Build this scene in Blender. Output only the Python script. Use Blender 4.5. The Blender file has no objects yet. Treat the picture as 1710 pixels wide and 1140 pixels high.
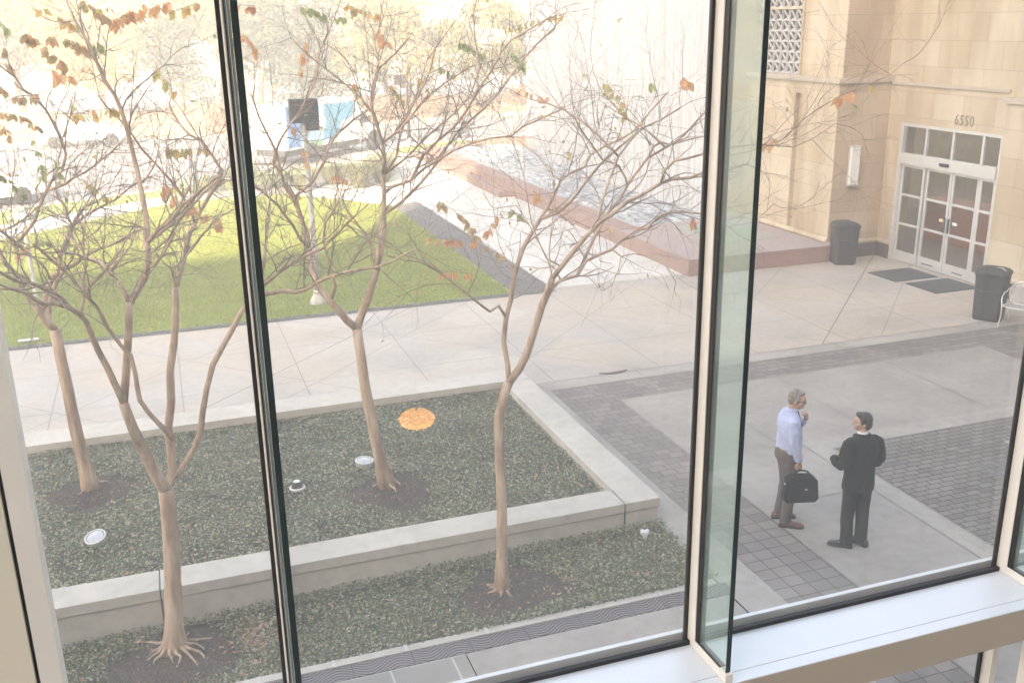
import bpy, bmesh, math, random
import numpy as np
from mathutils import Vector, Matrix, noise
random.seed(11); rng = np.random.default_rng(7)
R = math.radians
S = bpy.context.scene
COL = S.collection
# ------------------------------------------------ camera, sky, sun, exposure
cam_d = bpy.data.cameras.new('camera'); cam = bpy.data.objects.new('camera', cam_d); COL.objects.link(cam)
m = Matrix(((0.942771, 0.116245, -0.312521, 0), (-0.333072, 0.284246, -0.899037, 0), (-0.015676, 0.951678, 0.306697, 6.0), (0, 0, 0, 1)))
cam.matrix_world = m
cam_d.lens = 35.0; cam_d.sensor_width = 36.0; cam_d.clip_start = 0.05; cam_d.clip_end = 1500
S.camera = cam
SUN_EL, SUN_AZ = 22.0, 215.0        # azimuth clockwise from +Y: the sun stands behind our own building
w = bpy.data.worlds.new('World'); S.world = w; w.use_nodes = True
nt = w.node_tree; nt.nodes.clear()
sky = nt.nodes.new('ShaderNodeTexSky'); sky.sky_type = 'NISHITA'; sky.sun_disc = False
sky.sun_elevation = R(SUN_EL); sky.sun_rotation = R(SUN_AZ); sky.air_density = 1.0; sky.dust_density = 3.0; sky.ozone_density = 1.0
bg = nt.nodes.new('ShaderNodeBackground'); bg.inputs[1].default_value = 0.15
wo = nt.nodes.new('ShaderNodeOutputWorld')
nt.links.new(sky.outputs[0], bg.inputs[0]); nt.links.new(bg.outputs[0], wo.inputs[0])
sd = bpy.data.lights.new('sun', 'SUN'); sd.energy = 4.0; sd.angle = R(0.5); sd.color = (1.0, 0.93, 0.82)
sun = bpy.data.objects.new('sun', sd); COL.objects.link(sun)
az = R(SUN_AZ); el = R(SUN_EL)
sdir = Vector((math.sin(az) * math.cos(el), math.cos(az) * math.cos(el), math.sin(el)))
sun.rotation_euler = sdir.to_track_quat('Z', 'Y').to_euler()
S.view_settings.view_transform = 'Standard'; S.view_settings.look = 'None'; S.view_settings.gamma = 1.0
S.view_settings.exposure = 3.0
S.view_settings.use_white_balance = True; S.view_settings.white_balance_temperature = 8000; S.view_settings.white_balance_tint = 10
S.render.resolution_x = 1024; S.render.resolution_y = 682
S.render.engine = 'CYCLES'
# ------------------------------------------------ helpers
def tag(o, label=None, cat=None, group=None, kind=None):
    if label: o['label'] = label
    if cat: o['category'] = cat
    if group: o['group'] = group
    if kind: o['kind'] = kind
    return o
def empty(name, loc=(0, 0, 0), rz=0.0, label=None, cat=None, group=None):
    o = bpy.data.objects.new(name, None); COL.objects.link(o); o.location = loc; o.rotation_euler = (0, 0, rz)
    o.empty_display_size = 0.1
    return tag(o, label, cat, group)
def link(name, me, mat, parent=None, smooth=False):
    o = bpy.data.objects.new(name, me); COL.objects.link(o)
    if mat: me.materials.append(mat)
    if smooth: me.polygons.foreach_set('use_smooth', [True] * len(me.polygons))
    if parent: o.parent = parent
    return o
class MB:
    def __init__(s): s.v = []; s.f = []
    def box(s, a, b):
        x0, y0, z0 = a; x1, y1, z1 = b; n = len(s.v)
        s.v += [(x0, y0, z0), (x1, y0, z0), (x1, y1, z0), (x0, y1, z0), (x0, y0, z1), (x1, y0, z1), (x1, y1, z1), (x0, y1, z1)]
        s.f += [tuple(n + i for i in q) for q in ((0, 3, 2, 1), (4, 5, 6, 7), (0, 1, 5, 4), (1, 2, 6, 5), (2, 3, 7, 6), (3, 0, 4, 7))]
        return s
    def poly(s, pts):
        n = len(s.v); s.v += [tuple(p) for p in pts]; s.f.append(tuple(range(n, n + len(pts)))); return s
    def prism(s, pts, z0, z1):
        n = len(s.v); k = len(pts)
        s.v += [(p[0], p[1], z0) for p in pts] + [(p[0], p[1], z1) for p in pts]
        s.f.append(tuple(range(n + k - 1, n - 1, -1))); s.f.append(tuple(range(n + k, n + 2 * k)))
        for i in range(k): j = (i + 1) % k; s.f.append((n + i, n + j, n + k + j, n + k + i))
        return s
    def profile(s, pts, x0, x1, axis='x'):          # closed (a,b) outline extruded along an axis
        n = len(s.v); k = len(pts)
        for t in (x0, x1):
            for a, b in pts:
                s.v.append((t, a, b) if axis == 'x' else ((a, t, b) if axis == 'y' else (a, b, t)))
        s.f.append(tuple(range(n + k - 1, n - 1, -1))); s.f.append(tuple(range(n + k, n + 2 * k)))
        for i in range(k): j = (i + 1) % k; s.f.append((n + i, n + j, n + k + j, n + k + i))
        return s
    def tube(s, pts, rad, n=8, caps=True):
        P = [Vector(p) for p in pts]; m = len(P)
        if not hasattr(rad, '__len__'): rad = [rad] * m
        t0 = (P[1] - P[0]).normalized(); up = Vector((0, 0, 1)) if abs(t0.z) < .9 else Vector((1, 0, 0))
        u = t0.cross(up).normalized(); base = len(s.v)
        for i in range(m):
            t = (P[min(i + 1, m - 1)] - P[max(i - 1, 0)])
            t = t.normalized() if t.length > 1e-9 else t0
            u = (u - t * u.dot(t)); u = u.normalized() if u.length > 1e-6 else t.orthogonal().normalized()
            v = t.cross(u)
            for k in range(n):
                a = 2 * math.pi * k / n
                q = P[i] + (u * math.cos(a) + v * math.sin(a)) * rad[i]
                s.v.append((q.x, q.y, q.z))
        for i in range(m - 1):
            for k in range(n):
                a = base + i * n + k; b = base + i * n + (k + 1) % n
                s.f.append((a, b, b + n, a + n))
        if caps:
            s.f.append(tuple(base + k for k in range(n - 1, -1, -1))); s.f.append(tuple(base + (m - 1) * n + k for k in range(n)))
        return s
    def lathe(s, prof, c=(0, 0, 0), n=24):
        base = len(s.v)
        for r, z in prof:
            for k in range(n):
                a = 2 * math.pi * k / n; s.v.append((c[0] + r * math.cos(a), c[1] + r * math.sin(a), c[2] + z))
        for i in range(len(prof) - 1):
            for k in range(n):
                a = base + i * n + k; b = base + i * n + (k + 1) % n; s.f.append((a, b, b + n, a + n))
        s.f.append(tuple(base + k for k in range(n - 1, -1, -1))); s.f.append(tuple(base + (len(prof) - 1) * n + k for k in range(n)))
        return s
    def mesh(s, name='m'):
        me = bpy.data.meshes.new(name); me.from_pydata(s.v, [], s.f); me.validate(); me.update(); return me
    def build(s, name, mat, parent=None, smooth=False, bevel=0.0, seg=2):
        me = s.mesh(name)
        if bevel:
            bm = bmesh.new(); bm.from_mesh(me)
            es = [e for e in bm.edges if len(e.link_faces) == 2 and e.calc_face_angle(0) > 0.5]
            bmesh.ops.bevel(bm, geom=es, offset=bevel, segments=seg, profile=0.7, affect='EDGES', clamp_overlap=True)
            bm.to_mesh(me); bm.free()
        return link(name, me, mat, parent, smooth)
def quads_mesh(name, V, nv):                         # V: (n*nv,3) array, every nv verts one face
    n = len(V) // nv
    me = bpy.data.meshes.new(name); me.vertices.add(len(V)); me.vertices.foreach_set('co', V.astype(np.float32).ravel())
    me.loops.add(n * nv); me.loops.foreach_set('vertex_index', np.arange(n * nv, dtype=np.int32))
    me.polygons.add(n); me.polygons.foreach_set('loop_start', np.arange(0, n * nv, nv, dtype=np.int32))
    me.update(calc_edges=True); return me
def curve2(P, sub=4):
    P = [Vector(p) for p in P]; out = []
    for i in range(len(P) - 1):
        p0 = P[max(i - 1, 0)]; p1 = P[i]; p2 = P[i + 1]; p3 = P[min(i + 2, len(P) - 1)]
        for k in range(sub):
            t = k / sub
            out.append(0.5 * ((2 * p1) + (p2 - p0) * t + (2 * p0 - 5 * p1 + 4 * p2 - p3) * t * t + (3 * p1 - 3 * p2 + p3 - p0) * t ** 3))
    out.append(P[-1]); return out
# ------------------------------------------------ materials
class NT:
    def __init__(s, name):
        s.m = bpy.data.materials.new(name); s.m.use_nodes = True; s.t = s.m.node_tree
        s.b = s.t.nodes['Principled BSDF']; s.out = s.t.nodes['Material Output']
    def n(s, typ, **kw):
        o = s.t.nodes.new('ShaderNode' + typ)
        for k, v in kw.items():
            if k.startswith('i_'):
                o.inputs[k[2:].replace('_', ' ')].default_value = v
            else: setattr(o, k, v)
        return o
    def l(s, a, b): s.t.links.new(a, b)
    def math(s, op, a, b=None, c=None):
        o = s.n('Math', operation=op)
        for i, q in enumerate((a, b, c)):
            if q is None: continue
            if isinstance(q, (int, float)): o.inputs[i].default_value = q
            else: s.l(q, o.inputs[i])
        return o.outputs[0]
    def mix(s, f, a, b, mode='MIX'):
        o = s.n('MixRGB', blend_type=mode)
        for i, q in enumerate((f, a, b)):
            if isinstance(q, (int, float)): o.inputs[i].default_value = q
            elif isinstance(q, tuple): o.inputs[i].default_value = (*q, 1) if len(q) == 3 else q
            else: s.l(q, o.inputs[i])
        return o.outputs[0]
    def pos(s): return s.n('NewGeometry').outputs['Position']
    def obj(s): return s.n('TexCoord').outputs['Object']
    def noise(s, scale, detail=4, vec=None, rough=0.55):
        o = s.n('TexNoise'); o.inputs['Scale'].default_value = scale; o.inputs['Detail'].default_value = detail; o.inputs['Roughness'].default_value = rough
        s.l(vec if vec is not None else s.pos(), o.inputs['Vector']); return o.outputs['Fac']
    def ramp(s, f, stops):
        o = s.n('ValToRGB'); e = o.color_ramp.elements
        while len(e) < len(stops): e.new(0.5)
        for i, (p, c) in enumerate(stops): e[i].position = p; e[i].color = (*c, 1)
        s.l(f, o.inputs[0]); return o.outputs[0]
    def bump(s, h, strength=0.3, dist=0.01):
        o = s.n('Bump'); o.inputs['Strength'].default_value = strength; o.inputs['Distance'].default_value = dist
        s.l(h, o.inputs['Height']); s.l(o.outputs[0], s.b.inputs['Normal'])
    def col(s, c):
        if isinstance(c, tuple): s.b.inputs['Base Color'].default_value = (*c, 1)
        else: s.l(c, s.b.inputs['Base Color'])
    def set(s, rough=0.6, metal=0.0, spec=0.5):
        s.b.inputs['Roughness'].default_value = rough; s.b.inputs['Metallic'].default_value = metal; s.b.inputs['Specular IOR Level'].default_value = spec
        return s
def plain(name, c, rough=0.6, metal=0.0, var=0.12, scale=6.0, bump=0.0, bscale=60.0, spec=0.5):
    t = NT(name); t.set(rough, metal, spec)
    f = t.noise(scale, 5, t.obj())
    lo = tuple(x * (1 - var) for x in c); hi = tuple(min(1, x * (1 + var)) for x in c)
    t.col(t.ramp(f, [(0.3, lo), (0.7, hi)]))
    if bump: t.bump(t.noise(bscale, 4, t.obj()), bump, 0.01)
    return t.m
def spots(t, c):                                     # chewing gum and drip stains
    for sc, th, k in ((1.1, .022, .45), (.45, .05, .22)):
        v = t.n('TexVoronoi'); v.inputs['Scale'].default_value = sc; t.l(t.pos(), v.inputs['Vector'])
        d = t.math('ADD', v.outputs['Distance'], t.math('MULTIPLY', t.noise(14, 2), .03)); m = t.math('LESS_THAN', d, th + .015)
        c = t.mix(t.math('MULTIPLY', m, k), c, (.10, .09, .08))
    return c
def concrete(name, c, var=0.14, stain=0.25):
    t = NT(name); t.set(0.8, 0, 0.3)
    f = t.noise(0.9, 6); g = t.noise(7, 6); h = t.noise(90, 3)
    a = t.ramp(f, [(0.25, tuple(x * (1 - stain) for x in c)), (0.6, c), (0.85, tuple(min(1, x * (1 + var)) for x in c))])
    b = t.mix(0.35, a, t.ramp(g, [(0.32, (0.62, 0.60, 0.56)), (0.58, (1, 1, 1))]), 'MULTIPLY'); b = spots(t, b)
    b = t.mix(0.3, b, t.ramp(h, [(0.3, (0.7, 0.7, 0.7)), (0.6, (1.05, 1.05, 1.05))]), 'MULTIPLY')
    t.col(b); t.bump(h, 0.15, 0.004)
    return t.m
def line_mask(t, coord, period, width, off=0.0):     # 1 on a line
    a = t.math('ADD', coord, -off); a = t.math('DIVIDE', a, period); fr = t.math('FRACT', a)
    d = t.math('ABSOLUTE', t.math('SUBTRACT', fr, 0.5))       # 0.5 at the line
    return t.math('GREATER_THAN', d, 0.5 - width / period / 2)
def plaza_mat():
    t = NT('scored_plaza_concrete'); t.set(0.62, 0, 0.35)
    sp = t.n('SeparateXYZ'); t.l(t.pos(), sp.inputs[0]); x, y = sp.outputs[0], sp.outputs[1]
    P = 2.05
    f = t.noise(0.55, 6); g = t.noise(6, 6); h = t.noise(80, 3)
    base = t.ramp(f, [(0.3, (0.40, 0.36, 0.32)), (0.5, (0.48, 0.435, 0.39)), (0.7, (0.50, 0.47, 0.44))])
    # each scored field differs a little in tone
    cb = t.n('CombineXYZ'); t.l(t.math('FLOOR', t.math('DIVIDE', t.math('ADD', x, y), P * 1.0)), cb.inputs[0]); t.l(t.math('FLOOR', t.math('DIVIDE', t.math('SUBTRACT', x, y), P * 1.0)), cb.inputs[1])
    wn = t.n('TexWhiteNoise'); t.l(cb.outputs[0], wn.inputs['Vector'])
    base = t.mix(0.55, base, t.ramp(wn.outputs['Value'], [(0.0, (0.86, 0.86, 0.88)), (0.4, (0.93, 0.90, 0.88)), (0.75, (1.04, 0.93, 0.80)), (1.0, (1.10, 1.07, 1.02))]), 'MULTIPLY')
    base = t.mix(0.5, base, t.ramp(g, [(0.32, (0.76, 0.75, 0.74)), (0.6, (1, 1, 1))]), 'MULTIPLY'); base = spots(t, base)
    m = None
    for c, w_, p_, o_ in ((x, 0.024, P, -0.10), (y, 0.024, P, 16.83), (t.math('ADD', x, y), 0.030, P * 2, 14.73), (t.math('SUBTRACT', y, x), 0.030, P * 2, 14.53)):
        q = line_mask(t, c, p_, w_, o_); m = q if m is None else t.math('MAXIMUM', m, q)
    q = line_mask(t, t.math('SUBTRACT', y, x), P * 6, 0.04, 3.6); m2 = q
    cbase = t.mix(t.math('MULTIPLY', m, 0.62), base, (0.17, 0.15, 0.14)); cbase = t.mix(t.math('MULTIPLY', m2, 0.7), cbase, (0.12, 0.11, 0.105))
    t.col(cbase); t.bump(h, 0.12, 0.004)
    return t.m
def paver_mat(name, bw, bh, off, c1, c2, mortar, rot=0.0, msize=0.006, o=(0, 0)):
    t = NT(name); t.set(0.8, 0, 0.3)
    mp = t.n('Mapping'); mp.inputs['Rotation'].default_value = (0, 0, rot); mp.inputs['Location'].default_value = (-o[0], -o[1], 0); t.l(t.pos(), mp.inputs[0])
    b = t.n('TexBrick'); b.offset = off; b.squash = 1.0
    b.inputs['Scale'].default_value = 1.0; b.inputs['Brick Width'].default_value = bw; b.inputs['Row Height'].default_value = bh
    b.inputs['Mortar Size'].default_value = msize; b.inputs['Mortar Smooth'].default_value = 0.1
    b.inputs['Color1'].default_value = (*c1, 1); b.inputs['Color2'].default_value = (*c2, 1); b.inputs['Mortar'].default_value = (*mortar, 1)
    t.l(mp.outputs[0], b.inputs['Vector'])
    g = t.noise(1.2, 5); h = t.noise(70, 4)
    c = t.mix(0.6, b.outputs['Color'], t.ramp(g, [(0.3, (0.78, 0.78, 0.78)), (0.7, (1.12, 1.12, 1.12))]), 'MULTIPLY')
    c = t.mix(0.4, c, t.ramp(h, [(0.3, (0.75, 0.75, 0.75)), (0.7, (1.1, 1.1, 1.1))]), 'MULTIPLY')
    t.col(c); t.bump(t.math('SUBTRACT', t.math('MULTIPLY', h, 0.3), b.outputs['Fac']), 0.5, 0.004)
    return t.m
def stone_mat(name, c, axis='x', bw=0.95, bh=0.6):
    t = NT(name); t.set(0.75, 0, 0.3)
    sp = t.n('SeparateXYZ'); t.l(t.pos(), sp.inputs[0]); cb = t.n('CombineXYZ')
    t.l(sp.outputs[1] if axis == 'x' else sp.outputs[0], cb.inputs[0]); t.l(sp.outputs[2], cb.inputs[1])
    b = t.n('TexBrick'); b.offset = 0.5; b.inputs['Scale'].default_value = 1.0; b.inputs['Brick Width'].default_value = bw; b.inputs['Row Height'].default_value = bh
    b.inputs['Mortar Size'].default_value = 0.005; b.inputs['Mortar Smooth'].default_value = 0.3
    b.inputs['Color1'].default_value = (*c, 1); b.inputs['Color2'].default_value = (c[0] * .86, c[1] * .81, c[2] * .74, 1); b.inputs['Mortar'].default_value = (c[0] * .45, c[1] * .40, c[2] * .35, 1)
    t.l(cb.outputs[0], b.inputs['Vector'])
    mp = t.n('Mapping'); mp.inputs['Scale'].default_value = (1, 1, 0.25); t.l(t.pos(), mp.inputs[0])
    g = t.noise(1.6, 6, mp.outputs[0]); h = t.noise(50, 4)
    k = t.mix(0.8, b.outputs['Color'], t.ramp(g, [(0.32, (0.70, 0.64, 0.56)), (0.58, (1, 1, 1))]), 'MULTIPLY')
    k = t.mix(0.25, k, t.ramp(h, [(0.3, (0.8, 0.8, 0.8)), (0.7, (1.05, 1.05, 1.05))]), 'MULTIPLY')
    t.col(k); t.bump(t.math('SUBTRACT', t.math('MULTIPLY', h, 0.2), b.outputs['Fac']), 0.3, 0.004)
    return t.m
def leafy(name, stops, rough=0.45, trans=0.25, scale=9.0):
    t = NT(name); t.set(rough, 0, 0.4)
    g = t.n('NewGeometry'); r = g.outputs['Random Per Island']
    c = t.ramp(r, stops); n = t.noise(scale, 3)
    c = t.mix(0.5, c, t.ramp(n, [(0.3, (0.65, 0.65, 0.65)), (0.7, (1.15, 1.15, 1.15))]), 'MULTIPLY')
    t.col(c)
    tr = t.n('BsdfTranslucent'); t.l(c, tr.inputs[0]); mx = t.n('MixShader'); mx.inputs[0].default_value = trans
    t.l(t.b.outputs[0], mx.inputs[1]); t.l(tr.outputs[0], mx.inputs[2]); t.l(mx.outputs[0], t.out.inputs[0])
    return t.m
def glass_mat(name, dust=0.05, tint=(1, 1, 1), spec=1.0, ior=1.5, streak=True, glare_col=(0.9, 0.9, 0.88), grough=0.0):  # the whitish film in the mix imitates glare veiling the view
    t = NT(name); t.t.nodes.remove(t.b)
    tp = t.n('BsdfTransparent'); tp.inputs[0].default_value = (*tint, 1)
    gl = t.n('BsdfGlossy'); gl.inputs['Roughness'].default_value = grough
    fr = t.n('Fresnel'); fr.inputs['IOR'].default_value = ior
    a = t.n('MixShader'); t.l(t.math('MULTIPLY', t.math('MULTIPLY', fr.outputs[0], spec), t.math('SUBTRACT', 1.0, t.n('NewGeometry').outputs['Backfacing'])), a.inputs[0]); t.l(tp.outputs[0], a.inputs[1]); t.l(gl.outputs[0], a.inputs[2])
    df = t.n('BsdfDiffuse'); df.inputs[0].default_value = (*glare_col, 1); tr = t.n('BsdfTranslucent'); tr.inputs[0].default_value = (*glare_col, 1)
    d = t.n('MixShader'); d.inputs[0].default_value = 0.6; t.l(df.outputs[0], d.inputs[1]); t.l(tr.outputs[0], d.inputs[2])
    b = t.n('MixShader')
    if streak:
        n = t.noise(3.0, 6); n2 = t.noise(40, 3)
        f = t.math('MULTIPLY', t.math('ADD', t.math('MULTIPLY', n, 0.9), t.math('ADD', t.math('MULTIPLY', n2, 0.25), 0.42)), dust)
        t.l(f, b.inputs[0])
    else: b.inputs[0].default_value = dust
    t.l(a.outputs[0], b.inputs[1]); t.l(d.outputs[0], b.inputs[2]); t.l(b.outputs[0], t.out.inputs[0])
    return t.m
def emis(name, c, s):
    t = NT(name); t.b.inputs['Emission Color'].default_value = (*c, 1); t.b.inputs['Emission Strength'].default_value = s; t.col(c); return t.m
M = {}
M['plaza'] = plaza_mat()
M['conc'] = concrete('slab_concrete', (0.385, 0.35, 0.315))
M['conc_strip'] = concrete('border_concrete', (0.43, 0.395, 0.355))
M['planter'] = concrete('planter_concrete', (0.58, 0.54, 0.48), 0.1, 0.22)
M['walk'] = concrete('walk_concrete', (0.66, 0.64, 0.61))
M['sq_pavers2'] = paver_mat('stacked_square_pavers', 0.225, 0.20, 0.0, (0.205, 0.182, 0.168), (0.285, 0.25, 0.225), (0.09, 0.085, 0.07), 0, 0.007, (5.8, 10.3))
M['sq_pavers'] = paver_mat('square_pavers', 0.24, 0.165, 0.4, (0.205, 0.18, 0.165), (0.29, 0.252, 0.225), (0.09, 0.085, 0.075), 0, 0.007, (5.8, 13.9))
M['br_pavers'] = paver_mat('brick_pavers', 0.22, 0.11, 0.5, (0.18, 0.16, 0.145), (0.265, 0.235, 0.21), (0.07, 0.065, 0.055), 0, 0.009)
M['br_pavers2'] = paver_mat('turned_brick_pavers', 0.22, 0.11, 0.5, (0.19, 0.18, 0.175), (0.26, 0.245, 0.235), (0.08, 0.075, 0.065), R(90), 0.006)
M['pale_paver'] = concrete('pale_paver', (0.52, 0.47, 0.41))
M['granite'] = concrete('pink_granite', (0.36, 0.235, 0.20), 0.1, 0.12)
M['granite_top'] = concrete('honed_pink_granite', (0.42, 0.34, 0.33), 0.1, 0.12)
M['granite_dark'] = concrete('dark_granite_base', (0.16, 0.10, 0.085), 0.1, 0.12)
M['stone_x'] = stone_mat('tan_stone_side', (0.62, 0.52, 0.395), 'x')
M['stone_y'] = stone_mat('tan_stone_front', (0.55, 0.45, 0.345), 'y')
M['ledge'] = concrete('stone_ledge', (0.56, 0.47, 0.38), 0.08, 0.2)
M['numeral'] = plain('numeral_bronze', (0.22, 0.18, 0.13), 0.5)
M['alu'] = plain('brushed_aluminium', (0.62, 0.61, 0.60), 0.4, 0.35, 0.05)
M['alu_dark'] = plain('dark_anodised', (0.12, 0.115, 0.11), 0.4, 0.3, 0.1)
M['beige'] = plain('champagne_aluminium', (0.80, 0.735, 0.66), 0.42, 0.1, 0.03, 3.0)
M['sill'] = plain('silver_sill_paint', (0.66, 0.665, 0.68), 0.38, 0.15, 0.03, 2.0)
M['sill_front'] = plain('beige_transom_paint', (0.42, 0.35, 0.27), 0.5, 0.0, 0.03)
M['gasket'] = plain('black_gasket', (0.012, 0.010, 0.010), 0.55, 0, 0.1)
M['fin_edge'] = plain('green_glass_edge', (0.016, 0.028, 0.026), 0.15, 0, 0.25, 2.0)
PANES = [glass_mat('window_glass_strong_glare', 0.06, glare_col=(.92, .88, .82)), glass_mat('window_glass_mid_glare', 0.034, grough=0.075, glare_col=(.92, .89, .84)), glass_mat('window_glass_faint_glare', 0.010, glare_col=(.92, .88, .84))]  # film strength per pane sets how much glare is put in
M['fin_glass'] = glass_mat('fin_glass', 0.19, (0.88, 0.94, 0.90), 1.5, 1.55, glare_col=(.80, .88, .82))  # strong pale film stands in for the bright reflection on the fin sides
M['door_glass'] = glass_mat('door_glass', 0.02, (0.86, 0.82, 0.76), 0.8, 1.5, False)
M['dark_plastic'] = plain('dark_brown_plastic', (0.045, 0.036, 0.032), 0.55, 0, 0.15, 8, 0.2, 120)
M['mat_rubber'] = plain('grey_mat', (0.085, 0.08, 0.078), 0.9, 0, 0.2, 20, 0.5, 200)
M['chair_metal'] = plain('chair_aluminium', (0.75, 0.75, 0.74), 0.3, 0.7, 0.04)
M['white_glass'] = plain('frosted_sconce_glass', (0.80, 0.80, 0.80), 0.3, 0, 0.03)
M['lamp_grey'] = plain('pale_grey_post_paint', (0.46, 0.45, 0.43), 0.5, 0, 0.06)
M['lamp_dark'] = plain('dark_bronze_louvre', (0.06, 0.045, 0.035), 0.5, 0.2, 0.15)
M['bark'] = None
t = NT('smooth_crape_bark'); t.set(0.62, 0, 0.3)
mp = t.n('Mapping'); mp.inputs['Scale'].default_value = (1, 1, 0.22); t.l(t.pos(), mp.inputs[0])
a = t.noise(14, 5, mp.outputs[0]); b_ = t.noise(3.5, 4, mp.outputs[0])
c = t.ramp(a, [(0.3, (0.36, 0.25, 0.18)), (0.5, (0.50, 0.36, 0.26)), (0.72, (0.60, 0.48, 0.38))])
c = t.mix(0.7, c, t.ramp(b_, [(0.38, (0.60, 0.52, 0.48)), (0.5, (0.92, 0.86, 0.80)), (0.62, (1.12, 1.08, 1.02))]), 'MULTIPLY')
t.col(c); t.bump(a, 0.35, 0.01); M['bark'] = t.m
M['twig'] = plain('grey_brown_twig', (0.24, 0.18, 0.145), 0.8, 0, 0.25, 12)
M['bark_dark'] = plain('rough_grey_bark', (0.14, 0.11, 0.085), 0.9, 0, 0.3, 5, 0.5, 30)
M['leaf_o'] = leafy('olive_orange_leaves', [(0, (0.48, 0.44, 0.20)), (0.45, (0.62, 0.47, 0.24)), (0.7, (0.78, 0.50, 0.28)), (1, (0.74, 0.38, 0.24))], 0.5, 0.6)
M['leaf_r'] = leafy('orange_red_leaves', [(0, (0.82, 0.55, 0.26)), (0.5, (0.80, 0.44, 0.22)), (1, (0.72, 0.34, 0.22))], 0.5, 0.6)
M['leaf_m'] = leafy('mixed_autumn_leaves', [(0, (0.50, 0.53, 0.20)), (0.4, (0.70, 0.60, 0.22)), (0.65, (0.82, 0.52, 0.20)), (1, (0.76, 0.38, 0.2))], 0.5, 0.6)
M['leaf_g'] = leafy('green_leaves', [(0, (0.34, 0.40, 0.17)), (0.5, (0.45, 0.49, 0.22)), (1, (0.56, 0.54, 0.24))], 0.5, 0.6)
M['jasmine'] = leafy('ground_cover_leaves', [(0, (0.06, 0.075, 0.03)), (0.4, (0.14, 0.165, 0.075)), (0.7, (0.22, 0.24, 0.12)), (0.88, (0.48, 0.48, 0.36)), (1, (0.45, 0.31, 0.18))], 0.25, 0.1, 1.6)
M['dead'] = leafy('fallen_leaves', [(0, (0.30, 0.18, 0.10)), (0.5, (0.45, 0.24, 0.13)), (1, (0.52, 0.34, 0.22))], 0.7, 0.1)
M['grass'] = leafy('grass_blades', [(0, (0.20, 0.25, 0.035)), (0.5, (0.32, 0.365, 0.065)), (0.9, (0.42, 0.45, 0.13)), (1, (0.56, 0.50, 0.26))], 0.6, 0.35, 0.45)
M['soil'] = plain('bed_soil', (0.07, 0.055, 0.04), 0.95, 0, 0.35, 8, 0.6, 60)
M['mulch'] = plain('brown_mulch', (0.10, 0.078, 0.068), 0.95, 0, 0.4, 30, 1.0, 90)
M['mulch_chip'] = leafy('mulch_chips', [(0, (0.05, 0.037, 0.03)), (0.7, (0.11, 0.085, 0.07)), (1, (0.24, 0.18, 0.13))], 0.9, 0.0)
M['gravel'] = plain('grey_gravel', (0.21, 0.20, 0.195), 0.9, 0, 0.5, 45, 1.0, 60)
M['turf'] = plain('turf_soil', (0.26, 0.30, 0.07), 0.9, 0, 0.25, 1.5, 0.8, 40)
M['asphalt'] = plain('asphalt', (0.27, 0.262, 0.26), 0.9, 0, 0.2, 2, 0.4, 90)
M['dirt'] = plain('leaf_littered_ground', (0.30, 0.20, 0.13), 0.95, 0, 0.35, 2.5, 0.4, 20)
M['far_ground'] = plain('sunlit_paving', (0.45, 0.42, 0.38), 0.9, 0, 0.15, 0.5)
HAZE = 0.0095
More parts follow.
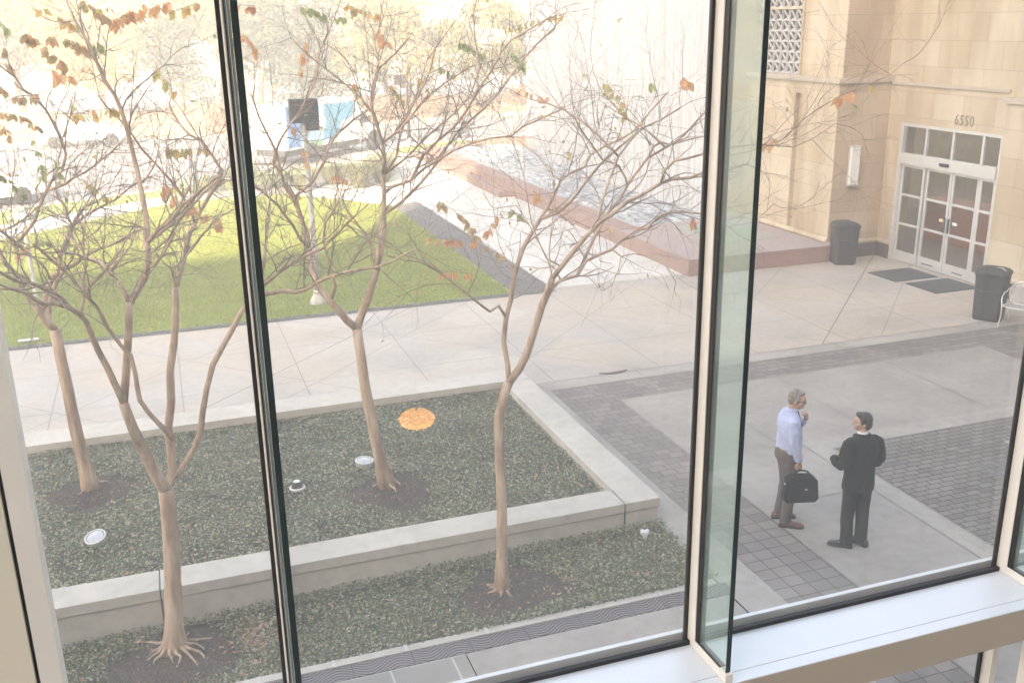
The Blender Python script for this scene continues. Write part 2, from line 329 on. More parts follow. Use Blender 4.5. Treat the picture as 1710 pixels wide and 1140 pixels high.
TREES = {
'T1': [
 [(-0.443,9.4,-0.136,0.0946),(-0.425,9.4,0.073,0.0921),(-0.413,9.4,0.198,0.0901),(-0.398,9.4,0.359,0.0879),(-0.381,9.4,0.534,0.0857),(-0.366,9.4,0.706,0.0835),(-0.353,9.4,0.853,0.0815),(-0.338,9.4,1.054,0.0793),(-0.328,9.4,1.227,0.0773),(-0.321,9.4,1.379,0.0754),(-0.316,9.4,1.58,0.0733),(-0.315,9.4,1.716,0.0715)],
 [(-0.315,9.4,1.716,0.0622),(-0.38,9.418,1.866,0.0593),(-0.445,9.387,2.098,0.0561),(-0.484,9.306,2.28,0.0528),(-0.521,9.215,2.468,0.0495),(-0.548,9.164,2.636,0.0466),(-0.567,9.164,2.748,0.0439)],
 [(-0.567,9.164,2.748,0.0322),(-0.608,9.141,2.919,0.0308),(-0.653,9.107,3.112,0.0294),(-0.704,9.061,3.295,0.0279),(-0.73,9.003,3.433,0.0265),(-0.758,8.933,3.613,0.0251),(-0.78,8.85,3.689,0.0237),(-0.852,8.759,3.782,0.0224),(-0.907,8.664,3.843,0.0211),(-0.964,8.568,3.885,0.0198),(-1.012,8.476,3.911,0.0185),(-1.047,8.393,3.966,0.0173),(-1.088,8.319,4.036,0.0161),(-1.131,8.255,4.084,0.0149),(-1.193,8.201,4.12,0.0138),(-1.248,8.154,4.139,0.0127)],
 [(-0.852,8.759,3.782,0.0218),(-0.895,8.766,3.855,0.0206),(-0.945,8.736,3.922,0.0193),(-0.998,8.659,3.99,0.0179),(-1.055,8.537,4.055,0.0165),(-1.099,8.393,4.121,0.0151),(-1.144,8.257,4.163,0.0137),(-1.187,8.153,4.223,0.0124),(-1.219,8.093,4.276,0.0112),(-1.256,8.07,4.32,0.01)],
 [(-0.78,8.85,3.689,0.0138),(-0.743,8.959,3.81,0.0131),(-0.737,9.046,3.941,0.0124),(-0.714,9.098,4.029,0.0116),(-0.707,9.131,4.123,0.0108),(-0.699,9.178,4.264,0.0101),(-0.673,9.262,4.388,0.0093),(-0.65,9.384,4.528,0.0086)],
 [(-0.567,9.164,2.748,0.0381),(-0.521,9.234,2.962,0.0376),(-0.498,9.223,3.088,0.0369),(-0.468,9.127,3.257,0.0359),(-0.44,9.017,3.416,0.0348),(-0.411,8.977,3.599,0.034),(-0.394,9.025,3.71,0.0336)],
 [(-0.394,9.025,3.71,0.0224),(-0.43,9.032,3.82,0.021),(-0.454,9.07,3.86,0.0196),(-0.471,9.149,3.89,0.0184),(-0.534,9.27,3.941,0.0172),(-0.564,9.42,3.963,0.016),(-0.634,9.577,3.989,0.0147),(-0.738,9.718,3.99,0.0135),(-0.774,9.827,4.057,0.0121),(-0.856,9.897,4.137,0.0106),(-0.948,9.937,4.202,0.0092)],
 [(-0.534,9.27,3.941,0.0143),(-0.472,9.356,3.99,0.0127),(-0.421,9.465,4.025,0.0111),(-0.346,9.588,4.09,0.0094),(-0.311,9.709,4.138,0.0077),(-0.273,9.823,4.201,0.006)],
 [(-0.394,9.025,3.71,0.0364),(-0.322,9.146,3.781,0.0349),(-0.253,9.188,3.87,0.0331),(-0.212,9.143,3.97,0.031),(-0.191,9.086,4.105,0.0288),(-0.188,9.103,4.204,0.027),(-0.195,9.216,4.307,0.0254)],
 [(-0.188,9.103,4.204,0.0251),(-0.17,9.14,4.333,0.024),(-0.174,9.177,4.537,0.0229),(-0.185,9.212,4.689,0.0218),(-0.194,9.242,4.815,0.0207),(-0.21,9.267,4.966,0.0196),(-0.231,9.288,5.143,0.0185),(-0.257,9.306,5.319,0.0174),(-0.294,9.322,5.444,0.0163),(-0.359,9.338,5.568,0.0152),(-0.408,9.358,5.74,0.0141),(-0.439,9.382,5.861,0.013),(-0.477,9.412,5.933,0.0119),(-0.532,9.448,6.054,0.0108),(-0.581,9.489,6.22,0.0097),(-0.593,9.533,6.316,0.0086)],
 [(-0.359,9.338,5.568,0.0113),(-0.361,9.484,5.638,0.0103),(-0.439,9.524,5.753,0.0092),(-0.473,9.484,5.896,0.008),(-0.491,9.501,6.036,0.0069),(-0.509,9.642,6.223,0.0058)],
 [(-0.188,9.103,4.204,0.0195),(-0.083,8.949,4.343,0.0173),(0.038,8.855,4.431,0.0153),(0.135,8.834,4.555,0.0135),(0.237,8.822,4.628,0.0116),(0.356,8.742,4.729,0.0097),(0.468,8.579,4.831,0.0078)],
 [(-0.188,9.103,4.204,0.0167),(-0.017,9.171,4.307,0.0151),(0.122,9.259,4.394,0.0136),(0.221,9.358,4.453,0.012),(0.336,9.455,4.545,0.0104),(0.484,9.546,4.649,0.0087)],
 [(-0.17,9.14,4.333,0.0112),(-0.28,8.953,4.339,0.0091),(-0.396,8.904,4.288,0.0073),(-0.53,8.717,4.259,0.0054)],
 [(-0.191,9.086,4.105,0.0112),(-0.094,9.152,4.157,0.0101),(0.013,9.213,4.224,0.009),(0.085,9.269,4.322,0.0079),(0.153,9.333,4.389,0.0068),(0.268,9.413,4.493,0.0057)],
 [(-0.212,9.143,3.97,0.0169),(-0.161,9.103,3.995,0.0151),(-0.095,9.035,4.077,0.0133),(-0.037,8.947,4.172,0.0115),(0.01,8.867,4.264,0.0098),(0.053,8.808,4.332,0.0081)],
 [(-0.095,9.035,4.077,0.0083),(-0.151,9.027,4.165,0.0069),(-0.242,9.334,4.195,0.0057),(-0.349,9.397,4.275,0.0043)],
 [(-0.186,9.387,2.243,0.0274),(-0.273,9.321,2.406,0.026),(-0.366,9.254,2.582,0.0247),(-0.427,9.193,2.74,0.0235),(-0.431,9.139,2.891,0.0223),(-0.429,9.095,3.042,0.0211),(-0.445,9.06,3.22,0.02),(-0.509,9.031,3.323,0.0189),(-0.598,9.005,3.511,0.0178),(-0.648,8.978,3.691,0.0168),(-0.698,8.946,3.788,0.0157),(-0.754,8.904,3.895,0.0147),(-0.851,8.852,4.077,0.0137),(-0.928,8.789,4.186,0.0127),(-0.993,8.716,4.294,0.0116),(-1.027,8.636,4.361,0.0106)],
 [(-0.698,8.946,3.788,0.0167),(-0.706,8.97,3.874,0.0153),(-0.667,9.032,3.906,0.014),(-0.569,9.134,3.976,0.0127),(-0.488,9.258,4.044,0.0114),(-0.402,9.374,4.138,0.0101),(-0.331,9.458,4.241,0.0087),(-0.237,9.51,4.372,0.0073)],
 [(-0.569,9.134,3.976,0.0113),(-0.599,9.17,4.043,0.0105),(-0.684,9.149,4.096,0.0097),(-0.744,9.058,4.162,0.0088),(-0.836,8.927,4.217,0.0079),(-0.916,8.815,4.287,0.007),(-0.973,8.764,4.283,0.0062),(-1.038,8.776,4.315,0.0054)],
 [(-0.315,9.4,1.716,0.0435),(-0.26,9.441,1.802,0.0428),(-0.231,9.479,1.896,0.0421),(-0.224,9.507,2.15,0.0411),(-0.22,9.522,2.32,0.0402),(-0.164,9.524,2.571,0.0391),(-0.152,9.517,2.724,0.0382),(-0.14,9.506,2.879,0.0373),(-0.11,9.496,3.015,0.0364),(-0.077,9.493,3.144,0.0355),(-0.053,9.501,3.27,0.0348),(-0.032,9.523,3.396,0.034),(-0.012,9.558,3.547,0.0333),(0.001,9.602,3.664,0.0327)],
 [(0.001,9.602,3.664,0.0267),(0.052,9.593,3.788,0.0252),(0.123,9.745,3.939,0.024),(0.177,9.923,4.073,0.0228),(0.204,9.955,4.152,0.0213)],
 [(0.123,9.745,3.939,0.024),(0.17,9.829,4.092,0.0228),(0.248,9.912,4.193,0.0217),(0.316,9.983,4.299,0.0206),(0.433,10.039,4.461,0.0194),(0.533,10.081,4.572,0.0181),(0.564,10.114,4.644,0.0169),(0.485,10.145,4.801,0.0156),(0.395,10.184,4.945,0.0144),(0.296,10.236,5,0.0132),(0.234,10.306,5.084,0.0119),(0.183,10.394,5.178,0.0107),(0.153,10.495,5.271,0.0095)],
 [(0.248,9.912,4.193,0.0152),(0.228,9.809,4.346,0.0141),(0.125,9.722,4.562,0.0131),(0.039,9.669,4.703,0.0122),(-0.056,9.647,4.837,0.0114),(-0.148,9.64,4.967,0.0105),(-0.217,9.625,5.115,0.0097),(-0.29,9.581,5.223,0.0088),(-0.384,9.499,5.351,0.008),(-0.424,9.386,5.438,0.0071)],
 [(0.001,9.602,3.664,0.0119),(-0.006,9.582,3.763,0.0104),(-0.016,9.504,3.871,0.0088),(-0.074,9.414,3.95,0.0072),(-0.107,9.374,4.016,0.0058)],
 [(-0.016,9.504,3.871,0.0117),(0.066,9.476,3.924,0.0105),(0.112,9.563,3.944,0.0094),(0.173,9.731,3.97,0.0084),(0.272,9.851,4.05,0.0073),(0.357,9.859,4.142,0.006)],
 [(0.173,9.731,3.97,0.012),(0.278,9.585,4.13,0.0108),(0.413,9.524,4.272,0.0097),(0.482,9.56,4.314,0.0088),(0.572,9.611,4.342,0.0078),(0.701,9.576,4.393,0.0068),(0.767,9.435,4.454,0.0058)],
 [(-0.26,9.441,1.802,0.0311),(-0.182,9.448,1.85,0.0308),(-0.09,9.44,1.979,0.0303),(0.003,9.411,2.121,0.0298),(0.068,9.358,2.289,0.0293),(0.104,9.285,2.497,0.0286),(0.165,9.197,2.762,0.0279),(0.24,9.106,3.019,0.0271),(0.345,9.022,3.217,0.0265),(0.441,8.954,3.385,0.026),(0.526,8.906,3.546,0.0255),(0.658,8.879,3.689,0.0251),(0.699,8.867,3.755,0.0248)],
 [(0.699,8.867,3.755,0.0193),(0.764,8.893,3.978,0.0165),(0.819,9.062,4.145,0.014),(0.885,9.255,4.325,0.0114),(0.91,9.326,4.462,0.0086)],
 [(0.699,8.867,3.755,0.0193),(0.864,8.765,3.905,0.0179),(1.027,8.674,4.035,0.0165),(1.131,8.607,4.091,0.0151),(1.248,8.565,4.139,0.0139),(1.315,8.534,4.218,0.0127),(1.401,8.496,4.295,0.0114),(1.449,8.434,4.369,0.0102),(1.524,8.342,4.455,0.0089),(1.604,8.226,4.554,0.0077)],
 [(0.658,8.879,3.689,0.0221),(0.806,8.899,3.7,0.0212),(0.919,8.9,3.711,0.0201),(1.015,8.875,3.69,0.0191),(1.1,8.82,3.718,0.0179),(1.183,8.738,3.788,0.0167),(1.284,8.639,3.859,0.0156),(1.438,8.534,3.919,0.0144),(1.533,8.439,3.949,0.0133),(1.686,8.365,3.979,0.0122),(1.789,8.318,4.019,0.0112),(1.9,8.297,4.08,0.0102),(2.014,8.296,4.126,0.0092)],
 [(0.764,8.893,3.978,0.0083),(0.883,9.032,4.018,0.0075),(1.027,9.074,4.067,0.0067),(1.162,9.041,4.102,0.0059),(1.316,9.062,4.126,0.0051),(1.419,9.198,4.103,0.0043)],
 [(1.438,8.534,3.919,0.008),(1.498,8.587,4.01,0.0067),(1.596,8.784,4.064,0.0055),(1.733,8.878,4.097,0.0042)],
 [(1.449,8.434,4.369,0.0079),(1.58,8.593,4.217,0.007),(1.692,8.552,4.165,0.006),(1.789,8.486,4.13,0.005),(1.918,8.623,4.045,0.0041)],
],
'T2': [
 [(-1.342,12.97,0.278,0.0857),(-1.357,12.97,0.441,0.0834),(-1.376,12.97,0.668,0.081),(-1.395,12.97,0.915,0.0786),(-1.413,12.97,1.175,0.0762),(-1.421,12.97,1.422,0.0739),(-1.428,12.97,1.666,0.0717),(-1.439,12.97,1.918,0.0695),(-1.45,12.97,2.147,0.0673),(-1.46,12.97,2.46,0.0651)],
 [(-1.46,12.97,2.46,0.0488),(-1.546,12.967,2.556,0.0456),(-1.59,12.948,2.684,0.0423),(-1.661,12.91,2.877,0.0389),(-1.733,12.854,3.043,0.0356),(-1.752,12.789,3.202,0.0322),(-1.812,12.726,3.334,0.029),(-1.844,12.677,3.404,0.0258),(-1.861,12.645,3.508,0.0226),(-1.927,12.628,3.613,0.0195)],
 [(-1.733,12.854,3.043,0.024),(-1.652,12.844,3.151,0.0215),(-1.698,12.927,3.236,0.0192),(-1.765,13.074,3.31,0.017),(-1.777,13.183,3.388,0.0147),(-1.79,13.204,3.485,0.0122)],
 [(-1.59,12.948,2.684,0.0364),(-1.546,13.043,2.772,0.0348),(-1.494,13.127,2.907,0.033),(-1.443,13.186,3.021,0.0312),(-1.354,13.216,3.108,0.0294),(-1.322,13.222,3.236,0.0275),(-1.275,13.217,3.379,0.0255),(-1.224,13.217,3.461,0.0236),(-1.154,13.236,3.596,0.0218),(-1.056,13.286,3.753,0.02),(-0.935,13.366,3.889,0.0182),(-0.801,13.469,3.921,0.0164)],
 [(-1.443,13.186,3.021,0.0164),(-1.468,13.135,3.181,0.0146),(-1.539,13.016,3.33,0.0129),(-1.648,12.852,3.516,0.0111),(-1.765,12.71,3.624,0.0094),(-1.89,12.623,3.693,0.0078)],
 [(-1.46,12.97,2.46,0.0366),(-1.516,13.075,2.552,0.035),(-1.518,13.171,2.676,0.0333),(-1.455,13.24,2.875,0.0314),(-1.373,13.279,3.006,0.0296),(-1.276,13.292,3.127,0.0276),(-1.134,13.294,3.188,0.0257),(-1.074,13.301,3.24,0.0238),(-0.988,13.33,3.285,0.022),(-0.849,13.389,3.334,0.0202),(-0.654,13.482,3.374,0.0184),(-0.484,13.599,3.412,0.0167)],
 [(-1.276,13.292,3.127,0.0164),(-1.165,13.305,3.262,0.0148),(-1.111,13.196,3.412,0.013),(-0.992,13,3.528,0.0112),(-0.84,12.854,3.642,0.0095),(-0.717,12.826,3.779,0.0078)],
 [(-1.322,13.222,3.236,0.0204),(-1.409,13.225,3.369,0.0196),(-1.239,13.234,3.366,0.0188),(-1.146,13.248,3.559,0.018),(-1.106,13.27,3.668,0.0173),(-1.156,13.298,3.796,0.0165),(-1.156,13.334,3.905,0.0158),(-1.236,13.375,4.005,0.0151),(-1.358,13.42,4.092,0.0143),(-1.47,13.467,3.979,0.0136),(-1.479,13.512,4.115,0.0129),(-1.385,13.554,4.246,0.0121),(-1.229,13.59,4.345,0.0114),(-1.155,13.62,4.508,0.0106),(-1.103,13.643,4.7,0.0098),(-0.994,13.661,4.918,0.009),(-0.912,13.676,5.137,0.0083)],
 [(-1.79,13.204,3.485,0.0245),(-1.62,13.174,3.656,0.0234),(-1.509,13.144,3.78,0.0223),(-1.448,13.117,3.921,0.0213),(-1.358,13.094,4.085,0.0203),(-1.257,13.075,4.247,0.0193),(-1.11,13.061,4.377,0.0183),(-1.044,13.05,4.566,0.0173),(-1.067,13.041,4.758,0.0163),(-1.109,13.031,4.896,0.0154),(-1.18,13.018,5.086,0.0144),(-1.278,13.001,5.248,0.0135),(-1.385,12.979,5.331,0.0126),(-1.435,12.952,5.462,0.0116),(-1.514,12.919,5.543,0.0107),(-1.571,12.883,5.609,0.0098)],
 [(-1.648,12.852,3.516,0.0198),(-1.766,12.648,3.727,0.0169),(-1.827,12.631,3.789,0.0143),(-1.886,12.434,3.87,0.0115)],
 [(-1.106,13.27,3.668,0.0203),(-0.945,13.284,3.783,0.0183),(-0.781,13.413,3.85,0.0164),(-0.589,13.621,3.905,0.0145),(-0.378,13.785,4.045,0.0126),(-0.17,13.843,4.128,0.0105)],
 [(-1.827,12.631,3.789,0.0195),(-1.698,12.602,3.824,0.0155),(-1.527,12.851,3.902,0.0118),(-1.414,12.88,4.013,0.0079)],
 [(-1.358,13.42,4.092,0.0205),(-1.132,13.346,4.173,0.0186),(-1.012,13.29,4.257,0.0167),(-0.886,13.265,4.309,0.015),(-0.712,13.256,4.426,0.0132),(-0.565,13.236,4.532,0.0115),(-0.399,13.185,4.682,0.0097),(-0.262,13.104,4.821,0.0079)],
],
'T3': [
 [(2.299,11.6,0.281,0.083),(2.248,11.6,0.494,0.0804),(2.222,11.6,0.665,0.078),(2.193,11.6,0.875,0.0755),(2.165,11.6,1.075,0.0731),(2.128,11.6,1.324,0.0706),(2.096,11.6,1.572,0.0682),(2.079,11.6,1.762,0.0659),(2.066,11.6,1.959,0.0637),(2.055,11.6,2.129,0.0615),(2.031,11.6,2.456,0.0592)],
 [(2.031,11.6,2.456,0.0481),(1.908,11.564,2.581,0.0456),(1.809,11.546,2.74,0.0432),(1.726,11.553,2.841,0.0409),(1.624,11.59,2.998,0.0388),(1.583,11.655,3.111,0.0367),(1.561,11.737,3.249,0.0347),(1.56,11.824,3.461,0.0327),(1.554,11.901,3.615,0.0307),(1.515,11.957,3.776,0.0286),(1.485,11.984,3.911,0.0264),(1.439,11.984,4.08,0.0242),(1.36,11.963,4.223,0.022)],
 [(1.485,11.984,3.911,0.0221),(1.434,11.969,4.018,0.0204),(1.347,11.931,4.203,0.0187),(1.316,11.868,4.361,0.017),(1.278,11.785,4.591,0.0153),(1.182,11.698,4.818,0.0135),(1.1,11.622,5.014,0.0119),(1.046,11.568,5.225,0.0103),(1.079,11.532,5.382,0.0087)],
 [(1.434,11.969,4.018,0.022),(1.518,11.998,4.082,0.0205),(1.683,12.05,4.189,0.019),(1.863,12.125,4.419,0.0174),(1.941,12.22,4.579,0.0159),(2.069,12.319,4.713,0.0144),(2.303,12.408,4.871,0.0129),(2.479,12.477,4.959,0.0113),(2.605,12.53,5.128,0.0096)],
 [(1.316,11.868,4.361,0.0181),(1.229,11.868,4.464,0.0172),(1.278,11.876,4.606,0.0163),(1.366,11.894,4.766,0.0154),(1.479,11.925,4.899,0.0145),(1.588,11.967,5.012,0.0137),(1.679,12.015,5.148,0.0128),(1.826,12.066,5.377,0.0119),(1.868,12.114,5.535,0.0111),(1.913,12.153,5.703,0.0102),(1.999,12.182,5.858,0.0093),(2.089,12.2,6.004,0.0084),(2.207,12.211,6.258,0.0075)],
 [(1.56,11.824,3.461,0.022),(1.476,11.812,3.547,0.0198),(1.379,11.729,3.767,0.0175),(1.285,11.578,3.905,0.0151),(1.194,11.414,4.07,0.0128),(1.03,11.301,4.24,0.0106),(0.876,11.253,4.383,0.0086)],
 [(1.726,11.553,2.841,0.0218),(1.795,11.524,3.028,0.0202),(1.745,11.493,3.24,0.0185),(1.71,11.464,3.446,0.0168),(1.681,11.435,3.604,0.0152),(1.713,11.405,3.814,0.0136),(1.772,11.371,3.903,0.0121),(1.879,11.334,4.076,0.0105)],
 [(1.795,11.524,3.028,0.0072),(1.969,11.646,3.043,0.0037)],
 [(2.031,11.6,2.456,0.0518),(2.093,11.548,2.644,0.0486),(2.172,11.497,2.839,0.0456),(2.236,11.444,3.064,0.0425),(2.277,11.381,3.213,0.0395)],
 [(2.277,11.381,3.213,0.0215),(2.267,11.502,3.388,0.0195),(2.26,11.575,3.526,0.0174),(2.17,11.61,3.665,0.0152),(2.085,11.677,3.796,0.0131),(1.998,11.808,3.932,0.011)],
 [(2.277,11.381,3.213,0.0323),(2.303,11.282,3.506,0.0305),(2.351,11.309,3.72,0.029),(2.4,11.428,3.874,0.0278),(2.441,11.487,4.1,0.0265),(2.415,11.411,4.333,0.0248)],
 [(2.277,11.381,3.213,0.0251),(2.381,11.539,3.37,0.0242),(2.441,11.616,3.58,0.0231),(2.452,11.603,3.841,0.0218),(2.447,11.577,4.116,0.0204),(2.479,11.632,4.294,0.0193),(2.534,11.789,4.425,0.0183)],
 [(2.415,11.411,4.333,0.0177),(2.426,11.281,4.512,0.0163),(2.389,11.173,4.714,0.015),(2.315,11.11,4.909,0.0137),(2.271,11.088,5.049,0.0125),(2.164,11.087,5.211,0.0114),(1.988,11.075,5.374,0.0102),(1.788,11.025,5.536,0.009),(1.585,10.924,5.694,0.0077),(1.407,10.783,5.867,0.0065)],
 [(2.389,11.173,4.714,0.0138),(2.533,11.259,4.792,0.0131),(2.705,11.329,4.965,0.0123),(2.848,11.37,5.167,0.0115),(2.936,11.387,5.298,0.0106),(3.017,11.402,5.438,0.0098),(3.112,11.436,5.712,0.0089),(3.253,11.502,5.863,0.0081),(3.392,11.597,5.982,0.0073)],
 [(2.315,11.11,4.909,0.0137),(2.284,11.237,5.129,0.0128),(2.34,11.33,5.349,0.0119),(2.433,11.371,5.571,0.011),(2.402,11.383,5.797,0.01),(2.463,11.414,5.929,0.009),(2.537,11.499,6.062,0.0081),(2.532,11.637,6.287,0.0072)],
 [(2.452,11.603,3.841,0.0218),(2.485,11.597,3.849,0.021),(2.671,11.604,3.961,0.0203),(2.795,11.626,4.054,0.0197),(2.929,11.667,4.16,0.019),(3.052,11.727,4.261,0.0184),(3.185,11.806,4.379,0.0178),(3.344,11.897,4.55,0.0172),(3.519,11.995,4.722,0.0166),(3.719,12.093,4.842,0.016),(3.912,12.183,4.945,0.0154),(4.166,12.26,5.162,0.0148),(4.331,12.32,5.334,0.0142),(4.491,12.363,5.508,0.0135),(4.737,12.389,5.733,0.0128),(4.969,12.405,5.908,0.0121)],
 [(2.441,11.487,4.1,0.0215),(2.527,11.486,4.163,0.0208),(2.756,11.478,4.223,0.0202),(2.838,11.462,4.362,0.0195),(2.911,11.436,4.513,0.0188),(3.085,11.4,4.678,0.0181),(3.198,11.354,4.771,0.0174),(3.318,11.3,4.892,0.0167),(3.393,11.24,5.014,0.0159),(3.466,11.179,5.153,0.0152),(3.527,11.12,5.272,0.0145),(3.664,11.065,5.478,0.0138),(3.753,11.019,5.66,0.0131),(3.867,10.981,5.793,0.0125),(4.033,10.953,5.88,0.0118),(4.188,10.933,5.962,0.0112),(4.323,10.918,6.032,0.0106)],
 [(2.479,11.632,4.294,0.0145),(2.73,11.637,4.451,0.0139),(2.888,11.648,4.584,0.0134),(3.057,11.666,4.726,0.0129),(3.23,11.691,4.841,0.0124),(3.394,11.724,4.951,0.0119),(3.527,11.761,5.065,0.0114),(3.636,11.802,5.182,0.0109),(3.762,11.842,5.446,0.0104),(3.76,11.879,5.599,0.0098),(3.739,11.911,5.761,0.0092),(3.732,11.937,5.937,0.0087),(3.737,11.956,6.097,0.0081),(3.799,11.971,6.286,0.0076)],
 [(2.756,11.478,4.223,0.018),(2.919,11.437,4.364,0.017),(3.046,11.384,4.436,0.0161),(3.247,11.321,4.563,0.0152),(3.459,11.25,4.647,0.0143),(3.667,11.173,4.702,0.0133),(3.904,11.094,4.726,0.0125),(4.002,11.016,4.829,0.0115),(4.162,10.943,4.899,0.0106),(4.3,10.876,4.97,0.0097),(4.391,10.813,5.013,0.0088)],
 [(2.479,11.632,4.294,0.0217),(2.467,11.585,4.446,0.02),(2.472,11.586,4.664,0.0184),(2.437,11.652,4.848,0.0169),(2.412,11.769,5.012,0.0154),(2.451,11.896,5.219,0.014),(2.561,11.988,5.484,0.0125),(2.775,12.018,5.649,0.0109),(2.945,11.995,5.817,0.0093)],
 [(2.389,11.173,4.714,0.0138),(2.566,11.052,4.867,0.0127),(2.701,10.983,5.032,0.0117),(2.81,10.985,5.144,0.0107),(2.938,11.026,5.251,0.0098),(3.151,11.045,5.379,0.0089),(3.284,10.994,5.46,0.0079),(3.368,10.874,5.528,0.0069)],
 [(2.479,11.632,4.294,0.0145),(2.639,11.634,4.489,0.0136),(2.669,11.663,4.631,0.0127),(2.771,11.727,4.854,0.0119),(2.857,11.822,4.979,0.0111),(2.962,11.935,5.127,0.0103),(3.055,12.042,5.262,0.0095),(3.183,12.126,5.549,0.0086),(3.32,12.177,5.709,0.0078),(3.437,12.203,5.834,0.0069)],
 [(2.267,11.502,3.388,0.0108),(1.995,11.363,3.321,0.008),(1.747,11.141,3.289,0.0052)],
],
'T4': [
 [(3.013,9.15,-0.025,0.0649),(3.018,9.15,0.237,0.0631),(3.022,9.15,0.396,0.0616),(3.027,9.15,0.593,0.0601),(3.031,9.15,0.804,0.0585),(3.033,9.15,1.002,0.057),(3.032,9.15,1.19,0.0556),(3.028,9.15,1.379,0.0542),(3.023,9.15,1.555,0.0528),(3.021,9.15,1.705,0.0515),(3.016,9.15,1.92,0.0501),(3.022,9.15,2.078,0.0489),(3.086,9.15,2.316,0.0476),(3.141,9.15,2.441,0.0465)],
 [(3.141,9.15,2.441,0.0279),(3.157,9.227,2.597,0.0273),(3.139,9.294,2.841,0.0265),(3.185,9.337,3.082,0.0258),(3.248,9.358,3.262,0.0251),(3.288,9.369,3.479,0.0243),(3.34,9.385,3.63,0.0236),(3.409,9.422,3.771,0.023),(3.547,9.487,3.934,0.0225),(3.66,9.573,4.029,0.022)],
 [(3.66,9.573,4.029,0.0188),(3.761,9.651,4.118,0.0181),(3.871,9.721,4.23,0.0173),(3.975,9.771,4.387,0.0164),(4.07,9.798,4.439,0.0156),(4.258,9.803,4.505,0.0147),(4.32,9.793,4.627,0.0138),(4.484,9.78,4.712,0.0129),(4.671,9.776,4.779,0.012),(4.816,9.793,4.848,0.0111),(4.936,9.834,4.94,0.0103),(5.075,9.9,5.044,0.0094),(5.309,9.984,5.217,0.0085)],
 [(3.66,9.573,4.029,0.0188),(3.867,9.589,4.081,0.0179),(3.979,9.578,4.167,0.0168),(4.058,9.53,4.277,0.0156),(4.119,9.444,4.408,0.0144),(4.232,9.331,4.596,0.0132),(4.338,9.212,4.736,0.012),(4.481,9.109,4.885,0.0109),(4.572,9.037,4.974,0.0098),(4.73,9.001,5.041,0.0088),(4.935,8.993,5.147,0.0077)],
 [(3.975,9.771,4.387,0.0096),(3.922,9.806,4.417,0.0084),(3.833,9.92,4.547,0.0073),(3.833,10.048,4.609,0.0061),(3.723,10.112,4.702,0.0049)],
 [(3.185,9.337,3.082,0.0155),(3.089,9.283,3.234,0.0147),(2.976,9.23,3.198,0.014),(2.849,9.186,3.307,0.0132),(2.725,9.153,3.429,0.0125),(2.6,9.127,3.538,0.0118),(2.449,9.102,3.677,0.0111),(2.298,9.07,3.786,0.0104),(2.216,9.028,3.832,0.0098),(2.062,8.972,3.873,0.0091),(1.882,8.907,3.945,0.0084)],
 [(2.449,9.102,3.677,0.0088),(2.308,9.156,3.84,0.008),(2.384,9.205,3.924,0.0073),(2.547,9.256,3.936,0.0066),(2.686,9.32,3.934,0.006)],
 [(3.141,9.15,2.441,0.0434),(3.27,9.175,2.567,0.0424),(3.34,9.144,2.731,0.0412),(3.395,9.057,3.008,0.0396),(3.438,8.959,3.282,0.038),(3.482,8.907,3.433,0.0367),(3.529,8.912,3.562,0.0357)],
 [(3.529,8.912,3.562,0.0268),(3.597,8.836,3.693,0.0255),(3.688,8.763,3.845,0.0243),(3.76,8.7,3.963,0.0231),(3.824,8.652,4.058,0.022),(3.916,8.62,4.156,0.0209),(4.03,8.601,4.222,0.0199),(4.178,8.59,4.326,0.019),(4.328,8.582,4.387,0.018),(4.523,8.567,4.489,0.0171),(4.618,8.541,4.522,0.016),(4.802,8.499,4.53,0.0151),(4.91,8.44,4.587,0.014),(5.074,8.365,4.594,0.013),(5.29,8.278,4.662,0.0119)],
 [(3.824,8.652,4.058,0.0174),(3.943,8.749,4.16,0.0164),(4.036,8.822,4.357,0.0152),(4.128,8.857,4.546,0.014),(4.211,8.873,4.724,0.0128),(4.317,8.902,4.829,0.0116),(4.428,8.969,4.901,0.0104),(4.56,9.075,4.956,0.0092)],
 [(3.482,8.907,3.433,0.0179),(3.615,8.89,3.542,0.0173),(3.777,8.862,3.577,0.0167),(3.855,8.823,3.728,0.0161),(3.958,8.772,3.789,0.0154),(4.086,8.709,3.849,0.0148),(4.144,8.634,3.947,0.0141),(4.29,8.55,4.067,0.0135),(4.339,8.462,4.079,0.0128),(4.339,8.373,4.152,0.0121),(4.386,8.289,4.233,0.0115),(4.483,8.213,4.274,0.0109),(4.589,8.147,4.273,0.0103),(4.711,8.092,4.256,0.0097),(4.907,8.046,4.179,0.0092),(5.116,8.007,4.24,0.0087)],
 [(3.777,8.862,3.577,0.0179),(3.918,8.933,3.788,0.0172),(4.058,9.001,3.988,0.0166),(4.21,9.056,4.16,0.0159),(4.341,9.095,4.263,0.0151),(4.431,9.118,4.388,0.0144),(4.5,9.128,4.471,0.0136),(4.662,9.132,4.653,0.0128),(4.862,9.139,4.745,0.0121),(4.987,9.156,4.795,0.0113),(5.12,9.188,4.874,0.0105),(5.279,9.239,4.996,0.0098),(5.451,9.307,5.102,0.009),(5.632,9.388,5.21,0.0083)],
 [(4.523,8.567,4.489,0.0147),(4.486,8.447,4.62,0.0138),(4.545,8.361,4.724,0.013),(4.652,8.331,4.741,0.0123),(4.831,8.346,4.77,0.0117),(5.064,8.368,4.803,0.0111),(5.223,8.355,4.821,0.0104),(5.33,8.283,4.839,0.0097),(5.363,8.158,4.837,0.0089)],
 [(4.431,9.118,4.388,0.0123),(4.421,9.134,4.461,0.0115),(4.313,9.085,4.606,0.0105),(4.078,8.959,4.693,0.0094),(3.893,8.791,4.863,0.0083),(3.706,8.641,5.037,0.0073),(3.626,8.557,5.128,0.0064),(3.459,8.538,5.254,0.0056)],
